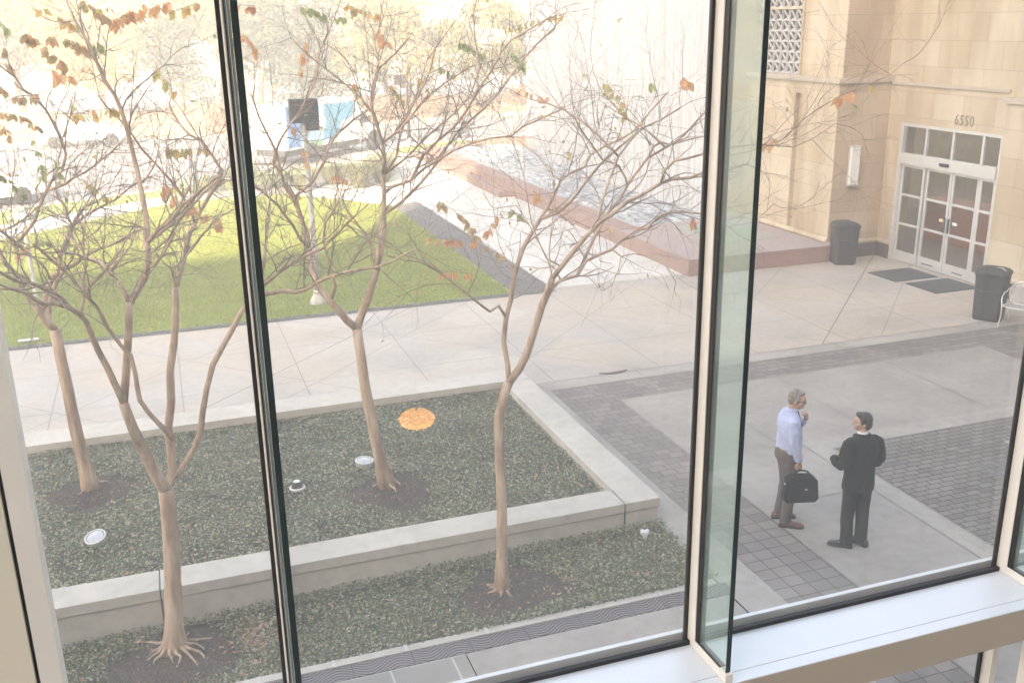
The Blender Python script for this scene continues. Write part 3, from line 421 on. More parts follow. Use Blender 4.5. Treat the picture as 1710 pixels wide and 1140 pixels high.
 [(4.211,8.873,4.724,0.0119),(4.109,8.867,4.828,0.0109),(4.023,8.948,4.938,0.0099),(3.909,9.116,5.069,0.009),(3.83,9.299,5.143,0.0081),(3.69,9.417,5.211,0.0071),(3.516,9.45,5.258,0.0061)],
 [(4.862,9.139,4.745,0.0125),(4.78,9.178,4.834,0.0113),(4.659,9.274,4.948,0.01),(4.556,9.407,5.03,0.0088),(4.409,9.521,5.204,0.0076),(4.356,9.59,5.29,0.0063)],
 [(4.662,9.132,4.653,0.0124),(4.721,9.124,4.769,0.0114),(4.785,9.091,4.805,0.0104),(4.872,9.034,4.785,0.0093),(5.002,8.972,4.828,0.0083),(5.192,8.927,4.866,0.0073),(5.382,8.905,4.844,0.0063)],
 [(3.777,8.862,3.577,0.0075),(3.853,8.89,3.563,0.0064),(3.937,8.722,3.668,0.0052),(4.066,8.523,3.642,0.004),(4.215,8.504,3.632,0.003)],
 [(4.086,8.709,3.849,0.0089),(4.119,8.575,3.801,0.0073),(4.067,8.526,3.685,0.0059),(3.942,8.389,3.584,0.0043)],
 [(4.119,8.575,3.801,0.0059),(4.272,8.629,3.805,0.0052),(4.392,8.487,3.809,0.0044),(4.464,8.315,3.738,0.0036),(4.588,8.327,3.563,0.003)],
 [(3.597,8.836,3.693,0.0089),(3.455,8.877,3.783,0.0083),(3.396,8.921,3.941,0.0078),(3.338,8.964,4.126,0.0072),(3.329,9.004,4.252,0.0067),(3.321,9.043,4.404,0.0062),(3.31,9.082,4.54,0.0056),(3.284,9.124,4.691,0.0051),(3.255,9.17,4.816,0.0046),(3.171,9.22,5.039,0.0041),(3.088,9.273,5.19,0.0035)],
 [(3.529,8.912,3.562,0.0065),(3.512,8.913,3.669,0.0061),(3.508,8.931,3.826,0.0057),(3.535,8.969,3.95,0.0053),(3.579,9.026,4.089,0.005),(3.62,9.093,4.228,0.0046),(3.646,9.157,4.37,0.0042),(3.659,9.207,4.516,0.0038),(3.664,9.238,4.641,0.0034),(3.64,9.254,4.857,0.003)],
 [(3.615,8.89,3.542,0.0089),(3.561,8.948,3.669,0.0075),(3.475,9.134,3.62,0.0061),(3.32,9.232,3.49,0.0046)],
 [(3.248,9.358,3.262,0.0077),(3.354,9.353,3.297,0.0067),(3.349,9.501,3.436,0.0058),(3.327,9.675,3.588,0.0048),(3.26,9.71,3.745,0.0038)],
 [(3.438,8.959,3.282,0.0075),(3.46,8.857,3.458,0.0069),(3.474,8.786,3.664,0.0064),(3.411,8.768,3.835,0.0058),(3.326,8.791,3.997,0.0053),(3.269,8.82,4.118,0.0049),(3.194,8.818,4.246,0.0044),(3.11,8.761,4.345,0.0039),(2.958,8.657,4.359,0.0034)],
 [(4.831,8.346,4.77,0.0102),(4.918,8.249,4.769,0.0096),(5.044,8.153,4.774,0.0091),(5.16,8.071,4.808,0.0085),(5.271,8.007,4.85,0.0079),(5.446,7.96,4.917,0.0074),(5.606,7.924,5.08,0.0069),(5.771,7.889,5.193,0.0064),(5.931,7.847,5.284,0.0058),(6.052,7.787,5.341,0.0053),(6.155,7.707,5.4,0.0047),(6.294,7.606,5.48,0.0041),(6.328,7.49,5.586,0.0035)],
 [(5.16,8.071,4.808,0.0073),(5.366,8.155,4.853,0.0067),(5.568,8.211,4.824,0.006),(5.756,8.231,4.799,0.0053),(5.97,8.248,4.861,0.0046),(6.148,8.297,4.928,0.0039),(6.334,8.388,4.982,0.0032)],
 [(4.712,8.092,4.042,0.0058),(4.954,8.24,4.042,0.0053),(5.147,8.253,4.077,0.0048),(5.323,8.164,4.118,0.0042),(5.449,8.145,4.226,0.0036),(5.608,8.278,4.256,0.0031)],
],
}
SPRIGS = [
 ('T4',[(2.63,9.7,4.26),(2.82,9.85,4.13),(2.98,10,3.98),(3.1,10.15,3.85),(3.22,10.3,3.71),(3.4,10.45,3.58),(3.58,10.6,3.42)],28,'o'),
 ('T4',[(2.48,9.6,3.94),(2.69,9.75,3.87),(2.89,9.9,3.8),(3.1,10.05,3.74)],18,'r'),
 ('T4',[(3.28,9.7,4.12),(3.25,9.85,3.99),(3.2,10,3.83)],8,'r'),
 ('T4',[(2.52,9.4,3.61),(2.72,9.55,3.56),(2.92,9.7,3.49)],10,'r'),
 ('T4',[(3.38,9.7,4.13),(3.53,9.85,4.04)],6,'g'),
 ('T4',[(4.06,8.9,5.41),(4.3,9.05,5.26),(4.44,9.2,5.01)],11,'m'),
 ('T4',[(4.92,8.9,5.44),(5.07,9.05,5.34)],3,'r'),
 ('T4',[(4.58,9,5.36),(4.69,9.15,5.38)],3,'g'),
 ('T4',[(6.13,8.2,5.2),(6.31,8.35,5.24),(6.58,8.5,5.28)],5,'r'),
 ('T4',[(6.47,8.1,5.38),(6.66,8.25,5.31)],4,'m'),
 ('T4',[(5.68,8.6,4.81),(5.86,8.75,4.83)],3,'r'),
 ('T4',[(3.52,9.4,4.36),(3.63,9.55,4.26)],3,'r'),
 ('T4',[(3.88,9.4,4.72),(4.01,9.55,4.7)],2,'m'),
 ('T4',[(5.09,8.9,4.06),(5.22,9.05,3.99)],2,'r'),
 ('T3',[(4.34,12.4,5.9),(4.64,12.55,5.97),(4.9,12.7,6.01),(5.24,12.85,6.06)],16,'m'),
 ('T3',[(3.63,12.2,5.75),(3.84,12.35,5.68),(4.06,12.5,5.57)],18,'g'),
 ('T3',[(4.16,12,5.7),(4.34,12.15,5.57),(4.47,12.3,5.44)],12,'g'),
 ('T3',[(3.26,11.8,5.49),(3.48,11.95,5.39)],8,'g'),
 ('T3',[(1.65,11.5,6.19),(1.8,11.65,6.14),(1.99,11.8,6.07),(2.18,11.95,6.06)],24,'g'),
 ('T3',[(2.16,11.6,6.19),(2.36,11.75,6.13),(2.59,11.9,6.08)],16,'m'),
 ('T3',[(0.97,11.2,6.2),(1.13,11.35,6.18)],10,'r'),
 ('T3',[(0.99,11.2,5.89),(1.12,11.35,5.7)],12,'r'),
 ('T3',[(1.64,11.4,5.81),(1.62,11.55,5.65),(1.6,11.7,5.5)],12,'r'),
 ('T3',[(2.18,11.7,5.34),(2.35,11.85,5.11)],9,'m'),
 ('T3',[(2.65,11.7,5.29),(2.85,11.85,5.03)],9,'m'),
 ('T3',[(1.44,11.4,4.9),(1.58,11.55,4.51)],8,'r'),
 ('T3',[(2.53,11.6,5.91),(2.61,11.75,5.79)],5,'r'),
 ('T3',[(4.47,12.4,5.15),(4.71,12.55,5.07),(4.98,12.7,5)],10,'r'),
 ('T3',[(1.9,11.6,4.34),(2.03,11.75,4.25)],4,'r'),
 ('T3',[(3,11.8,5.37),(3.14,11.95,5.19)],6,'m'),
 ('T1',[(-0.45,9.5,6.21),(-0.34,9.65,6.13),(-0.24,9.8,6.03)],18,'o'),
 ('T1',[(-0.24,9.5,6.05),(-0.1,9.65,6.11),(0.03,9.8,6.18)],18,'r'),
 ('T1',[(-0.9,9.3,5.95),(-0.77,9.45,5.83),(-0.65,9.6,5.68)],26,'o'),
 ('T1',[(-0.74,9.3,5.93),(-0.6,9.45,5.9),(-0.46,9.6,5.83)],16,'o'),
 ('T1',[(-0.4,9.4,5.87),(-0.34,9.55,5.84)],6,'g'),
 ('T1',[(0.24,9.6,6.2),(0.1,9.75,6.15),(-0.04,9.9,6.11)],16,'r'),
 ('T1',[(0.07,9.8,4.93),(0.19,9.95,4.89),(0.31,10.1,4.88),(0.46,10.25,4.87)],20,'m'),
 ('T1',[(0.02,9.4,4.67),(0.06,9.55,4.59),(0.12,9.7,4.52)],4,'r'),
 ('T1',[(0.19,9.5,4.46),(0.22,9.65,4.38)],3,'r'),
 ('T1',[(0.34,9.5,4.35),(0.39,9.65,4.3),(0.46,9.8,4.18)],4,'r'),
 ('T1',[(0.07,9.6,5.62),(0.19,9.75,5.45)],8,'m'),
 ('T1',[(-0.76,9.3,5.67),(-0.62,9.45,5.6)],5,'r'),
 ('T1',[(-0.66,9.4,5.3),(-0.32,9.55,5.33)],10,'m'),
 ('T1',[(-0.78,9.6,6.15),(-0.58,9.75,6.03)],8,'m'),
 ('T1',[(0.27,9.6,6.12),(0.48,9.75,6.19)],10,'m'),
 ('T2',[(-1.57,12.6,5.39),(-1.43,12.75,5.25),(-1.24,12.9,5.28)],26,'o'),
 ('T2',[(-1.62,12.6,5.11),(-1.43,12.75,5.05),(-1.29,12.9,4.91)],24,'o'),
 ('T2',[(-1.62,12.6,4.98),(-1.56,12.75,4.81)],10,'o'),
 ('T2',[(-1.33,12.8,4.77),(-1.32,12.95,4.35)],12,'g'),
 ('T2',[(-1.71,12.7,3.46),(-1.61,12.85,3.54)],8,'r'),
 ('T2',[(-1.48,12.7,3.63),(-1.34,12.85,3.57)],10,'g'),
 ('T2',[(-1.74,12.7,4.42),(-1.54,12.85,4.17)],16,'g'),
 ('T2',[(-0.83,12.9,4.22),(-0.66,13.05,4.01)],10,'m'),
 ('T2',[(-1.46,12.6,6.08),(-1.41,12.75,5.96)],6,'g'),
 ('T2',[(-1.14,12.9,4.5),(-1.12,13.05,4.06)],8,'g'),
 ('T2',[(-1.5,12.8,5.8),(-1.47,12.95,5.53)],8,'o'),
]
SHADE_BLOCK_H = (60 + 30) * math.tan(R(SUN_EL)) / math.cos(R(SUN_AZ - 180))
gmx = plain('shade_block_glass', (.10, .12, .13), .1, 0, .1)
# ================================================ THE SETTING
def sheet(name, mat, pts, z=0.0, kind='structure'):
    b = MB(); b.poly([(p[0], p[1], p[2] if len(p) > 2 else z) for p in pts]); o = b.build(name, mat); return tag(o, kind=kind)
def rects(name, mat, rs, z):
    b = MB()
    for x0, y0, x1, y1 in rs: b.poly([(x0, y0, z), (x1, y0, z), (x1, y1, z), (x0, y1, z)])
    return tag(b.build(name, mat), kind='structure')
rects('ground', M['dirt'], [(-400, -300, 400, 7), (-400, 7, -16, 10.2), (5.36, 7, 400, 10.2), (-400, 10.2, 400, 700)], -0.02)
rects('plaza', M['plaza'], [(-16, 15.15, 17.5, 20.75), (8.35, 20.75, 17.5, 21.1)], 0.0)
rects('walkway', M['walk'], [(8.35, 21.1, 11.9, 33), (8.35, 33, 14, 52)], 0.0)
rects('concrete_border', M['conc_strip'], [(5.33, 14.77, 17.5, 15.146), (5.33, 3.05, 5.81, 14.77), (8.42, 3.05, 8.75, 11.03), (8.42, 11.03, 16.6, 11.4)], 0.0)
rects('square_paver_path', M['sq_pavers'], [(5.81, 13.95, 17.2, 14.77), (5.81, 10.3, 6.73, 13.95), (14.3, 3.05, 17.2, 13.95)], 0.001)
rects('stacked_paver_path', M['sq_pavers2'], [(5.81, 3.05, 6.73, 10.3)], 0.001)
rects('brick_paver_field', M['br_pavers'], [(8.754, 3.05, 14.3, 11.026)], 0.003)
rects('turned_paver_patch', M['br_pavers2'], [(10.2, 8.2, 11.6, 9.8), (12.6, 9.4, 13.8, 10.8), (9.2, 6.0, 10.4, 7.4)], 0.007)
b = MB()
for x, y, s in ((11.22, 8.95, .32), (11.56, 8.95, .32), (11.9, 10.0, .2), (12.6, 9.2, .22), (10.7, 9.6, .2), (12.1, 8.2, .22), (11.2, 10.2, .2), (13.2, 9.9, .2)):
    b.poly([(x, y, .011), (x + s, y, .011), (x + s, y + s * .62, .011), (x, y + s * .62, .011)])
tag(b.build('pale_replacement_pavers', M['pale_paver']), kind='structure')
rects('concrete_slab', M['conc'], [(6.734, 3.05, 8.416, 11.4), (6.734, 11.404, 14.296, 13.946)], 0.0)
b = MB()
J = [(6.74, 11.39, 8.4, 11.398), (6.74, 9.80, 8.41, 9.812), (6.74, 7.6, 8.41, 7.62), (9.7, 11.42, 9.710, 13.94), (12.0, 11.42, 12.016, 13.94), (8.1, 11.42, 8.115, 13.94),
     (5.81, 14.765, 17.2, 14.775), (8.412, 3.1, 8.422, 11.4), (8.75, 11.025, 16.6, 11.035), (-4, 15.142, 17.4, 15.156), (5.81, 8.5, 5.82, 14.76), (7.6, 14.78, 7.608, 15.14), (9.7, 14.78, 9.708, 15.14), (11.8, 14.78, 11.808, 15.14)]
for x0, y0, x1, y1 in J: b.poly([(x0, y0, .0065), (x1, y0, .0065), (x1, y1, .0065), (x0, y1, .0065)])
tag(b.build('paving_joints', plain('paving_joint_grout', (0.20, 0.185, 0.17), 0.9)), kind='structure')  # thin grout strips laid over the paving joints
b = MB()
for k in range(40):
    a0 = 2 * math.pi * k / 40
b.lathe([(0.16, 0.0), (0.16, 0.006), (0.0, 0.006)], (7.88, 9.42, 0.001), 32)
ov = b.build('cover_plate', M['pale_paver']); tag(ov, 'round pale concrete cover let into the slab behind the man in the black suit', 'access cover')
# paving under the window
t = NT('grey_threshold_tiles'); t.set(0.8, 0, .3)
M['tiles'] = paver_mat('threshold_tiles', 0.62, 0.52, 0.0, (0.29, 0.27, 0.25), (0.35, 0.34, 0.27), (0.50, 0.49, 0.47), 0, 0.012, (0.3, 7.68))
rects('threshold_paving', M['tiles'], [(-16, 3.05, 2.3, 8.2)], 0.0)
rects('threshold_slab', M['conc'], [(2.312, 3.05, 5.31, 8.2)], 0.0)
b = MB(); b.box((-16, 8.43, -.2), (5.30, 8.53, .015)); tag(b.build('bed_kerb', M['planter'], bevel=.006), kind='structure')
b = MB()
for x in (-.4, .3, 1.02, 1.75, 2.6, 3.6, 4.6): b.poly([(x, 8.425, .018), (x + .035, 8.425, .018), (x + .035, 8.535, .018), (x, 8.535, .018)])
tag(b.build('kerb_joint_filler', plain('pale_mortar', (.55, .53, .5))), kind='structure')
# trench grate with cast wave pattern
t = NT('cast_wave_grate'); t.set(0.6, 0.3, 0.4)
sp = t.n('SeparateXYZ'); t.l(t.pos(), sp.inputs[0])
u_ = t.math('DIVIDE', sp.outputs[0], 0.6); s_ = t.math('SINE', t.math('MULTIPLY', u_, 2 * math.pi))
v_ = t.math('ADD', sp.outputs[1], t.math('MULTIPLY', s_, 0.075)); st = t.math('SINE', t.math('MULTIPLY', v_, 2 * math.pi / 0.042))
gm = t.math('GREATER_THAN', st, 0.1); t.col(t.mix(gm, (0.22, 0.19, 0.195), (0.035, 0.03, 0.03))); t.bump(t.math('MULTIPLY', gm, -1.0), 0.8, 0.01)
b = MB()
for k in range(18): b.box((-5.4 + k * .6, 8.205, -.03), (-5.4 + k * .6 + .594, 8.425, .006))
g = b.build('trench_grate', t.m); tag(g, 'long narrow cast iron drain grate with a wavy pattern beside the lower planting bed', 'drain grate')
# ---- raised planter
pl = empty('raised_planter', (0, 0, 0), 0, 'low raised concrete planter with green ground cover and two bare trees in it', 'planter')
ZT = .38
def coping(name, x0, y0, x1, y1):
    b = MB(); b.box((x0, y0, ZT - .12), (x1, y1, ZT)); return b.build(name, M['planter'], pl, bevel=.008)
xs = [-6.5, -2.6, -.52, 4.86]
for a, c in zip(xs[:-1], xs[1:]): coping('coping', a + .006, 9.88, c - .006, 10.30)
coping('coping', 4.872, 9.88, 5.335, 14.50); coping('coping', -6.5, 14.512, 5.335, 15.05)
b = MB(); b.box((-6.5, 9.90, -.4), (4.864, 10.28, ZT - .132)); b.box((4.868, 9.90, -.4), (5.315, 14.50, ZT - .132)); b.box((-6.5, 14.53, -.1), (5.315, 15.03, ZT - .132))
b.build('wall', M['planter'], pl)
b = MB(); b.box((-6.5, 9.92, ZT - .132), (5.30, 10.26, ZT - .12)); b.box((4.89, 10.26, ZT - .132), (5.30, 14.5, ZT - .12)); b.box((-6.5, 14.55, ZT - .132), (5.3, 15.0, ZT - .12)); b.build('shadow_joint', M['gasket'], pl)
for xj in (-.52, 4.866):
    b = MB(); b.box((xj - .009, 9.893, -.4), (xj + .009, 9.91, ZT - .1)); b.box((xj - .004, 9.9, ZT - .1), (xj + .004, 10.29, ZT - .012)); b.build('expansion_joint', M['gasket'], pl)
rects('planter_soil', M['soil'], [(-6.5, 10.28, 4.89, 14.53)], .215)
def bed_z(x, y): return -.15 + .15 * max(0, min(1, (x + 1.8) / 5.5)) - .02
b = MB(); N = 24
for i in range(N):
    xa = -16 + 21.32 * i / N; xb = -16 + 21.32 * (i + 1) / N
    b.poly([(xa, 8.53, bed_z(xa, 0) + .02), (xb, 8.53, bed_z(xb, 0) + .02), (xb, 9.9, bed_z(xb, 0)), (xa, 9.9, bed_z(xa, 0))])
tag(b.build('lower_bed_soil', M['soil']), kind='structure')
# mulch rings
MUL = [(-.42, 9.27, .66, .5, 't'), (3.12, 9.12, .60, .48, 't'), (-1.33, 12.9, .56, .5, 'p'), (2.32, 11.5, .54, .5, 'p')]
b = MB()
for cx, cy, ra, rb, k in MUL:
    z0 = .222 if k == 'p' else bed_z(cx, 0) + .012
    ring = 40; base = len(b.v)
    b.v.append((cx, cy, z0 + .05))
    for j in range(1, 7):
        for q in range(ring):
            a = 2 * math.pi * q / ring; s = j / 6; rr = 1 + .10 * math.sin(3 * a + cx * 5) + .06 * math.sin(7 * a)
            y = cy + rb * s * rr * math.sin(a); y = min(max(y, 8.54), 9.89) if k == 't' else y
            b.v.append((cx + ra * s * rr * math.cos(a), y, z0 + .05 * (1 - s * s) + .012 * noise.noise(Vector((cx + s * 9 * math.cos(a), s * 9 * math.sin(a), 0))) * (s < 1)))
    for q in range(ring): b.f.append((base, base + 1 + q, base + 1 + (q + 1) % ring))
    for j in range(5):
        for q in range(ring):
            a_ = base + 1 + j * ring + q; c_ = base + 1 + j * ring + (q + 1) % ring; b.f.append((a_, a_ + ring, c_ + ring, c_))
tag(b.build('mulch', M['mulch'], smooth=True), kind='stuff')
# ---- scattered small leaf faces (numpy)
def leaf_faces(c, size, tilt=0.9, elong=1.7):
    n = len(c); a = rng.uniform(0, 2 * np.pi, n); s = size * rng.uniform(.6, 1.35, n)
    up = np.stack([rng.normal(0, tilt * .5, n), rng.normal(0, tilt * .5, n), np.ones(n)], 1); up /= np.linalg.norm(up, axis=1)[:, None]
    d = np.stack([np.cos(a), np.sin(a), np.zeros(n)], 1); d -= up * (d * up).sum(1)[:, None]; d /= np.linalg.norm(d, axis=1)[:, None]
    e = np.cross(up, d); L = (s * elong / 2)[:, None]; W = (s / 2)[:, None]
    V = np.stack([c - d * L, c + e * W * .9 - d * L * .1, c + d * L + up * (s * .1)[:, None], c - e * W * .9 - d * L * .1], 1)
    return V.reshape(-1, 3)
def in_mulch(x, y, k, f=1.0):
    m = np.zeros(len(x), bool)
    for cx, cy, ra, rb, kk in MUL:
        if kk == k:
            an = np.arctan2((y - cy) / rb, (x - cx) / ra); rr = 1 + .10 * np.sin(3 * an + cx * 5) + .06 * np.sin(7 * an)
            m |= np.hypot((x - cx) / ra, (y - cy) / rb) / rr < f + rng.normal(0, .05, len(x))
    return m
n = 125000; x = rng.uniform(-4.2, 4.88, n); y = rng.uniform(10.2, 14.53, n); k = ~in_mulch(x, y, 'p', .98); x, y = x[k], y[k]
hz = np.array([noise.noise(Vector((a * 1.6, c * 1.6, 0))) for a, c in zip(x[::1], y[::1])]) * .045; keep = hz > rng.uniform(-.045, -.012, len(x)); x, y, hz = x[keep], y[keep], hz[keep]
z = .245 + hz + rng.uniform(-.02, .035, len(x))
tag(link('ground_cover', quads_mesh('ground_cover', leaf_faces(np.stack([x, y, z], 1), .0215), 4), M['jasmine']), kind='stuff')
n = 52000; x = rng.uniform(-2.6, 5.36, n); y = rng.uniform(8.5, 9.9, n); k = ~in_mulch(x, y, 't', .98); x, y = x[k], y[k]
z = np.array([bed_z(a, 0) for a in x]) + .045 + rng.uniform(-.03, .045, len(x)) + .03 * (y > 9.75)
tag(link('lower_bed_ground_cover', quads_mesh('lbgc', leaf_faces(np.stack([x, y, z], 1), .022), 4), M['jasmine']), kind='stuff')
# mulch chips and fallen leaves
P = []
for cx, cy, ra, rb, kk in MUL:
    n = 2600; a = rng.uniform(0, 2 * np.pi, n); r = np.sqrt(rng.uniform(0, 1.15, n)); xx = cx + ra * r * np.cos(a); yy = cy + rb * r * np.sin(a)
    if kk == 't': yy = np.clip(yy, 8.56, 9.87)
    z0 = (.222 if kk == 'p' else bed_z(cx, 0) + .012) + .055 * (1 - np.minimum(r, 1) ** 2) + .006
    P.append(np.stack([xx, yy, z0 + rng.uniform(0, .008, n)], 1))
tag(link('mulch_chips', quads_mesh('chips', leaf_faces(np.concatenate(P), .014, .5, 3.0), 4), M['mulch_chip']), kind='stuff')
P = []
x = rng.uniform(-4, 4.85, 1500); y = rng.uniform(10.3, 14.5, 1500); z = np.full(1500, .285); x2 = rng.uniform(-2.5, 5.3, 500); y2 = rng.uniform(8.55, 9.85, 500)
tag(link('leaf_litter', quads_mesh('litter', leaf_faces(np.concatenate([np.stack([x, y, z], 1), np.stack([x2, y2, np.array([bed_z(a, 0) + .085 for a in x2])], 1)]), .018, .8, 1.8), 4), M['dead']), kind='stuff')
x = rng.uniform(-4, 4.85, 330); y = rng.uniform(10.3, 14.5, 330); P.append(np.stack([x, y, np.full(330, .29)], 1))
x = rng.uniform(-2.5, 5.3, 150); y = rng.uniform(8.55, 9.85, 150); P.append(np.stack([x, y, np.array([bed_z(a, 0) + .09 for a in x])], 1))
a = rng.normal(0, 1, (150, 2)); P.append(np.stack([.35 + a[:, 0] * .22, 9.25 + a[:, 1] * .25, np.full(150, -.03)], 1)[:95])
a = rng.normal(0, 1, (70, 2)); P.append(np.stack([3.7 + a[:, 0] * .2, 9.05 + a[:, 1] * .22, np.full(70, .07)], 1)[:30])
x = rng.uniform(-6, 8, 160); y = rng.uniform(21, 30, 160); P.append(np.stack([x, y, np.full(160, .055)], 1))
P.append(np.array([[5.65, 12.55, .012], [7.9, 17.8, .012], [10.2, 12.6, .012], [12.9, 17.0, .012], [9.4, 9.3, .02], [1.2, 16.2, .012], [-1.0, 17.9, .012]]))
tag(link('fallen_leaves', quads_mesh('dead', leaf_faces(np.concatenate(P), .036, .6, 1.6), 4), M['dead']), kind='stuff')
# ---- lawn
LAWN = [(-14, 20.98), (7.35, 20.98), (7.35, 33.4), (4.2, 37.6), (0.5, 37.4), (-4.8, 32.5), (-14, 24.0)]
tag(MB().poly([(p[0], p[1], .01) for p in LAWN]).build('lawn', M['turf']), kind='structure')
sheet('gravel_strip', M['gravel'], [(-14, 20.75), (8.35, 20.75), (7.35, 20.98), (-14, 20.98)], .006)
sheet('gravel_edging', M['gravel'], [(7.35, 20.98), (8.35, 20.75), (8.35, 34.2), (7.35, 33.4)], .006)
def in_poly(x, y, P):
    c = np.zeros(len(x), bool); j = len(P) - 1
    for i in range(len(P)):
        xi, yi = P[i]; xj, yj = P[j]
        c ^= ((yi > y) != (yj > y)) & (x < (xj - xi) * (y - yi) / (yj - yi + 1e-12) + xi); j = i
    return c
n = 260000; x = rng.uniform(-8, 7.55, n); y = 20.98 + 16.5 * rng.beta(1, 1.5, n); wob = .07 * np.sin(y * 7.3) + .05 * np.sin(y * 17.1 + 1) - .03; k = in_poly(x - wob, y + .05 * np.sin(x * 6) + .04 * np.sin(x * 15), LAWN); x, y = x[k], y[k]; n = len(x)
a = rng.uniform(0, 2 * np.pi, n); h = rng.uniform(.025, .055, n) * (1 + (y - 21) * .03); wd = .006 + (y - 21) * .0006; lean = rng.normal(0, .02, (n, 2))
p0 = np.stack([x - np.cos(a) * wd, y - np.sin(a) * wd, np.full(n, .01)], 1); p1 = np.stack([x + np.cos(a) * wd, y + np.sin(a) * wd, np.full(n, .01)], 1); p2 = np.stack([x + lean[:, 0], y + lean[:, 1], .01 + h], 1)
tag(link('grass', quads_mesh('grass', np.stack([p0, p1, p2], 1).reshape(-1, 3), 3), M['grass']), kind='stuff')
n = 26000; x = rng.uniform(7.35, 8.35, n); y = rng.uniform(20.85, 33.5, n); q = rng.uniform(size=n) < .35; x[q] = rng.uniform(-8, 8.3, q.sum()); y[q] = rng.uniform(20.76, 20.97, q.sum())
tag(link('gravel', quads_mesh('gravel', leaf_faces(np.stack([x, y, np.full(n, .015) + rng.uniform(0, .012, n)], 1), .024, .9, 1.2), 4), leafy('gravel_stones', [(0, (.07, .07, .075)), (.6, (.22, .215, .21)), (1, (.42, .40, .39))], .8, 0)), kind='stuff')
# ---- street beyond the lawn
sheet('sidewalk', M['walk'], [(-14, 24.0), (-4.8, 32.5), (0.5, 37.4), (4.2, 37.6), (8.3, 41.9), (12.4, 46.8), (11.4, 47.6), (7.0, 43.0), (2.6, 40.0), (.0, 38.9), (-5.6, 34.8), (-14, 27.5)], .004)
sheet('verge', M['turf'], [(-14, 27.5), (-5.6, 34.8), (0, 38.9), (2.6, 40.0), (7.0, 43.0), (11.4, 47.6), (15.4, 50.6), (15.2, 51.3), (11.4, 49.6), (10.2, 46.7), (6.0, 44.0), (2.0, 41.7), (.3, 40.6), (-5.4, 37.9), (-14, 31.8)], .008)
b = MB(); kp = [(-14, 31.8), (-5.4, 37.9), (.3, 40.6), (2.0, 41.7), (6.0, 44.0), (10.2, 46.9), (11.4, 49.6), (15.2, 51.3), (20, 52.6)]
for (xa, ya), (xb, yb) in zip(kp[:-1], kp[1:]):
    b.prism([(xa, ya), (xb, yb), (xb - .05, yb + .16), (xa - .05, ya + .16)], -.1, .06)
tag(b.build('kerb', M['walk']), kind='structure')
sheet('road', M['asphalt'], [(-60, 20), (-14, 31.9), (-5.4, 38.0), (.3, 40.7), (2.0, 41.8), (6.0, 44.1), (10.2, 47.0), (11.4, 49.7), (15.2, 51.4), (24, 53), (60, 58), (60, 66), (24, 63.5), (13, 61), (3.7, 58.3), (-6.3, 59.5), (-60, 66)], -.008)
sheet('far_sidewalk', M['far_ground'], [(-60, 66.1), (-6.3, 59.6), (3.7, 58.4), (13, 61.1), (24, 63.6), (60, 66.1), (60, 69), (24, 66.2), (13, 63.6), (3.7, 60.6), (-6.3, 61.8), (-60, 69)], .01)
sheet('far_paving', M['far_ground'], [(-60, 84), (90, 84), (120, 160), (-90, 160)], .0)
# brown leaf-littered bank beyond the street
b = MB(); N = 40
for i in range(N):
    xa = -45 + 100 * i / N; xb = -45 + 100 * (i + 1) / N
    f = lambda x: (66 if x > 20 else 62.2 + max(0, (x - 4)) * .2 + max(0, -x) * .08)
    ya, yb = f(xa), f(xb); ha = 1.0 + .25 * math.sin(xa * .5); hb = 1.0 + .25 * math.sin(xb * .5)
    b.poly([(xa, ya, -.03), (xb, yb, -.03), (xb, yb + 6, hb), (xa, ya + 6, ha)]); b.poly([(xa, ya + 6, ha), (xb, yb + 6, hb), (xb, yb + 18, -.03), (xa, ya + 18, -.03)])
tag(b.build('bank', plain('dry_leaf_bank', (.42, .27, .17), .95, 0, .3, 1.2, .5, 8), smooth=True), kind='structure')
sheet('planting_gravel', M['walk'], [(7.36, 33.4), (8.35, 34.2), (8.35, 42), (4.2, 37.6)], .004)
sheet('planting_bed', plain('grey_bed_mulch', (.30, .27, .24), .9, 0, .3, 3), [(0.5, 37.4), (4.2, 37.6), (8.3, 41.9), (7.0, 43.0), (2.6, 40.0), (0, 38.9)], .012)
# ---- fountain
fo = empty('fountain', (0, 0, 0), 0, 'pink granite fountain basin with rippling water below the tall water wall', 'fountain')
b = MB(); b.box((11.8, 24.7, -.1), (12.4, 46, .44)); b.build('kerb', M['granite'], fo, bevel=.012)
b = MB(); b.box((11.25, 33.5, -.1), (11.8, 46, .2)); b.build('step', M['granite'], fo, bevel=.012)
b = MB(); b.box((11.8, 20.8, -.1), (15.88, 24.7, .40)); b.build('plinth', M['granite'], fo)
b = MB(); b.box((11.79, 20.79, .40), (15.88, 24.7, .425)); b.build('plinth_top', M['granite_top'], fo)
b = MB(); b.box((13.25, 22.1, .425), (15.3, 24.6, .431)); b.build('inset_slab', plain('grey_green_slab', (.30, .31, .28), .6, 0, .1), fo)
b = MB(); b.box((12.4, 24.7, .0), (15.6, 25.1, .42)); b.build('inner_kerb', M['granite_top'], fo)
t = NT('rippling_water'); t.set(0.12, 0, 0.8); mp = t.n('Mapping'); mp.inputs['Scale'].default_value = (1, .45, 1); t.l(t.pos(), mp.inputs[0])
wn = t.noise(5.0, 5, mp.outputs[0], .65); t.col(t.ramp(wn, [(.42, (.16, .19, .22)), (.58, (.55, .58, .62)), (.7, (.85, .86, .88))])); t.bump(wn, 1.0, .12)
gx = np.linspace(12.4, 16.2, 60); gy = np.linspace(25.1, 46, 260); b = MB()
for yy in gy:
    for xx in gx: b.v.append((xx, yy, .33 + .035 * noise.noise(Vector((xx * 2.2, yy * 1.2, 0))) + .015 * noise.noise(Vector((xx * 6, yy * 4, 3)))))
for j in range(259):
    for i in range(59): q = j * 60 + i; b.f.append((q, q + 1, q + 61, q + 60))
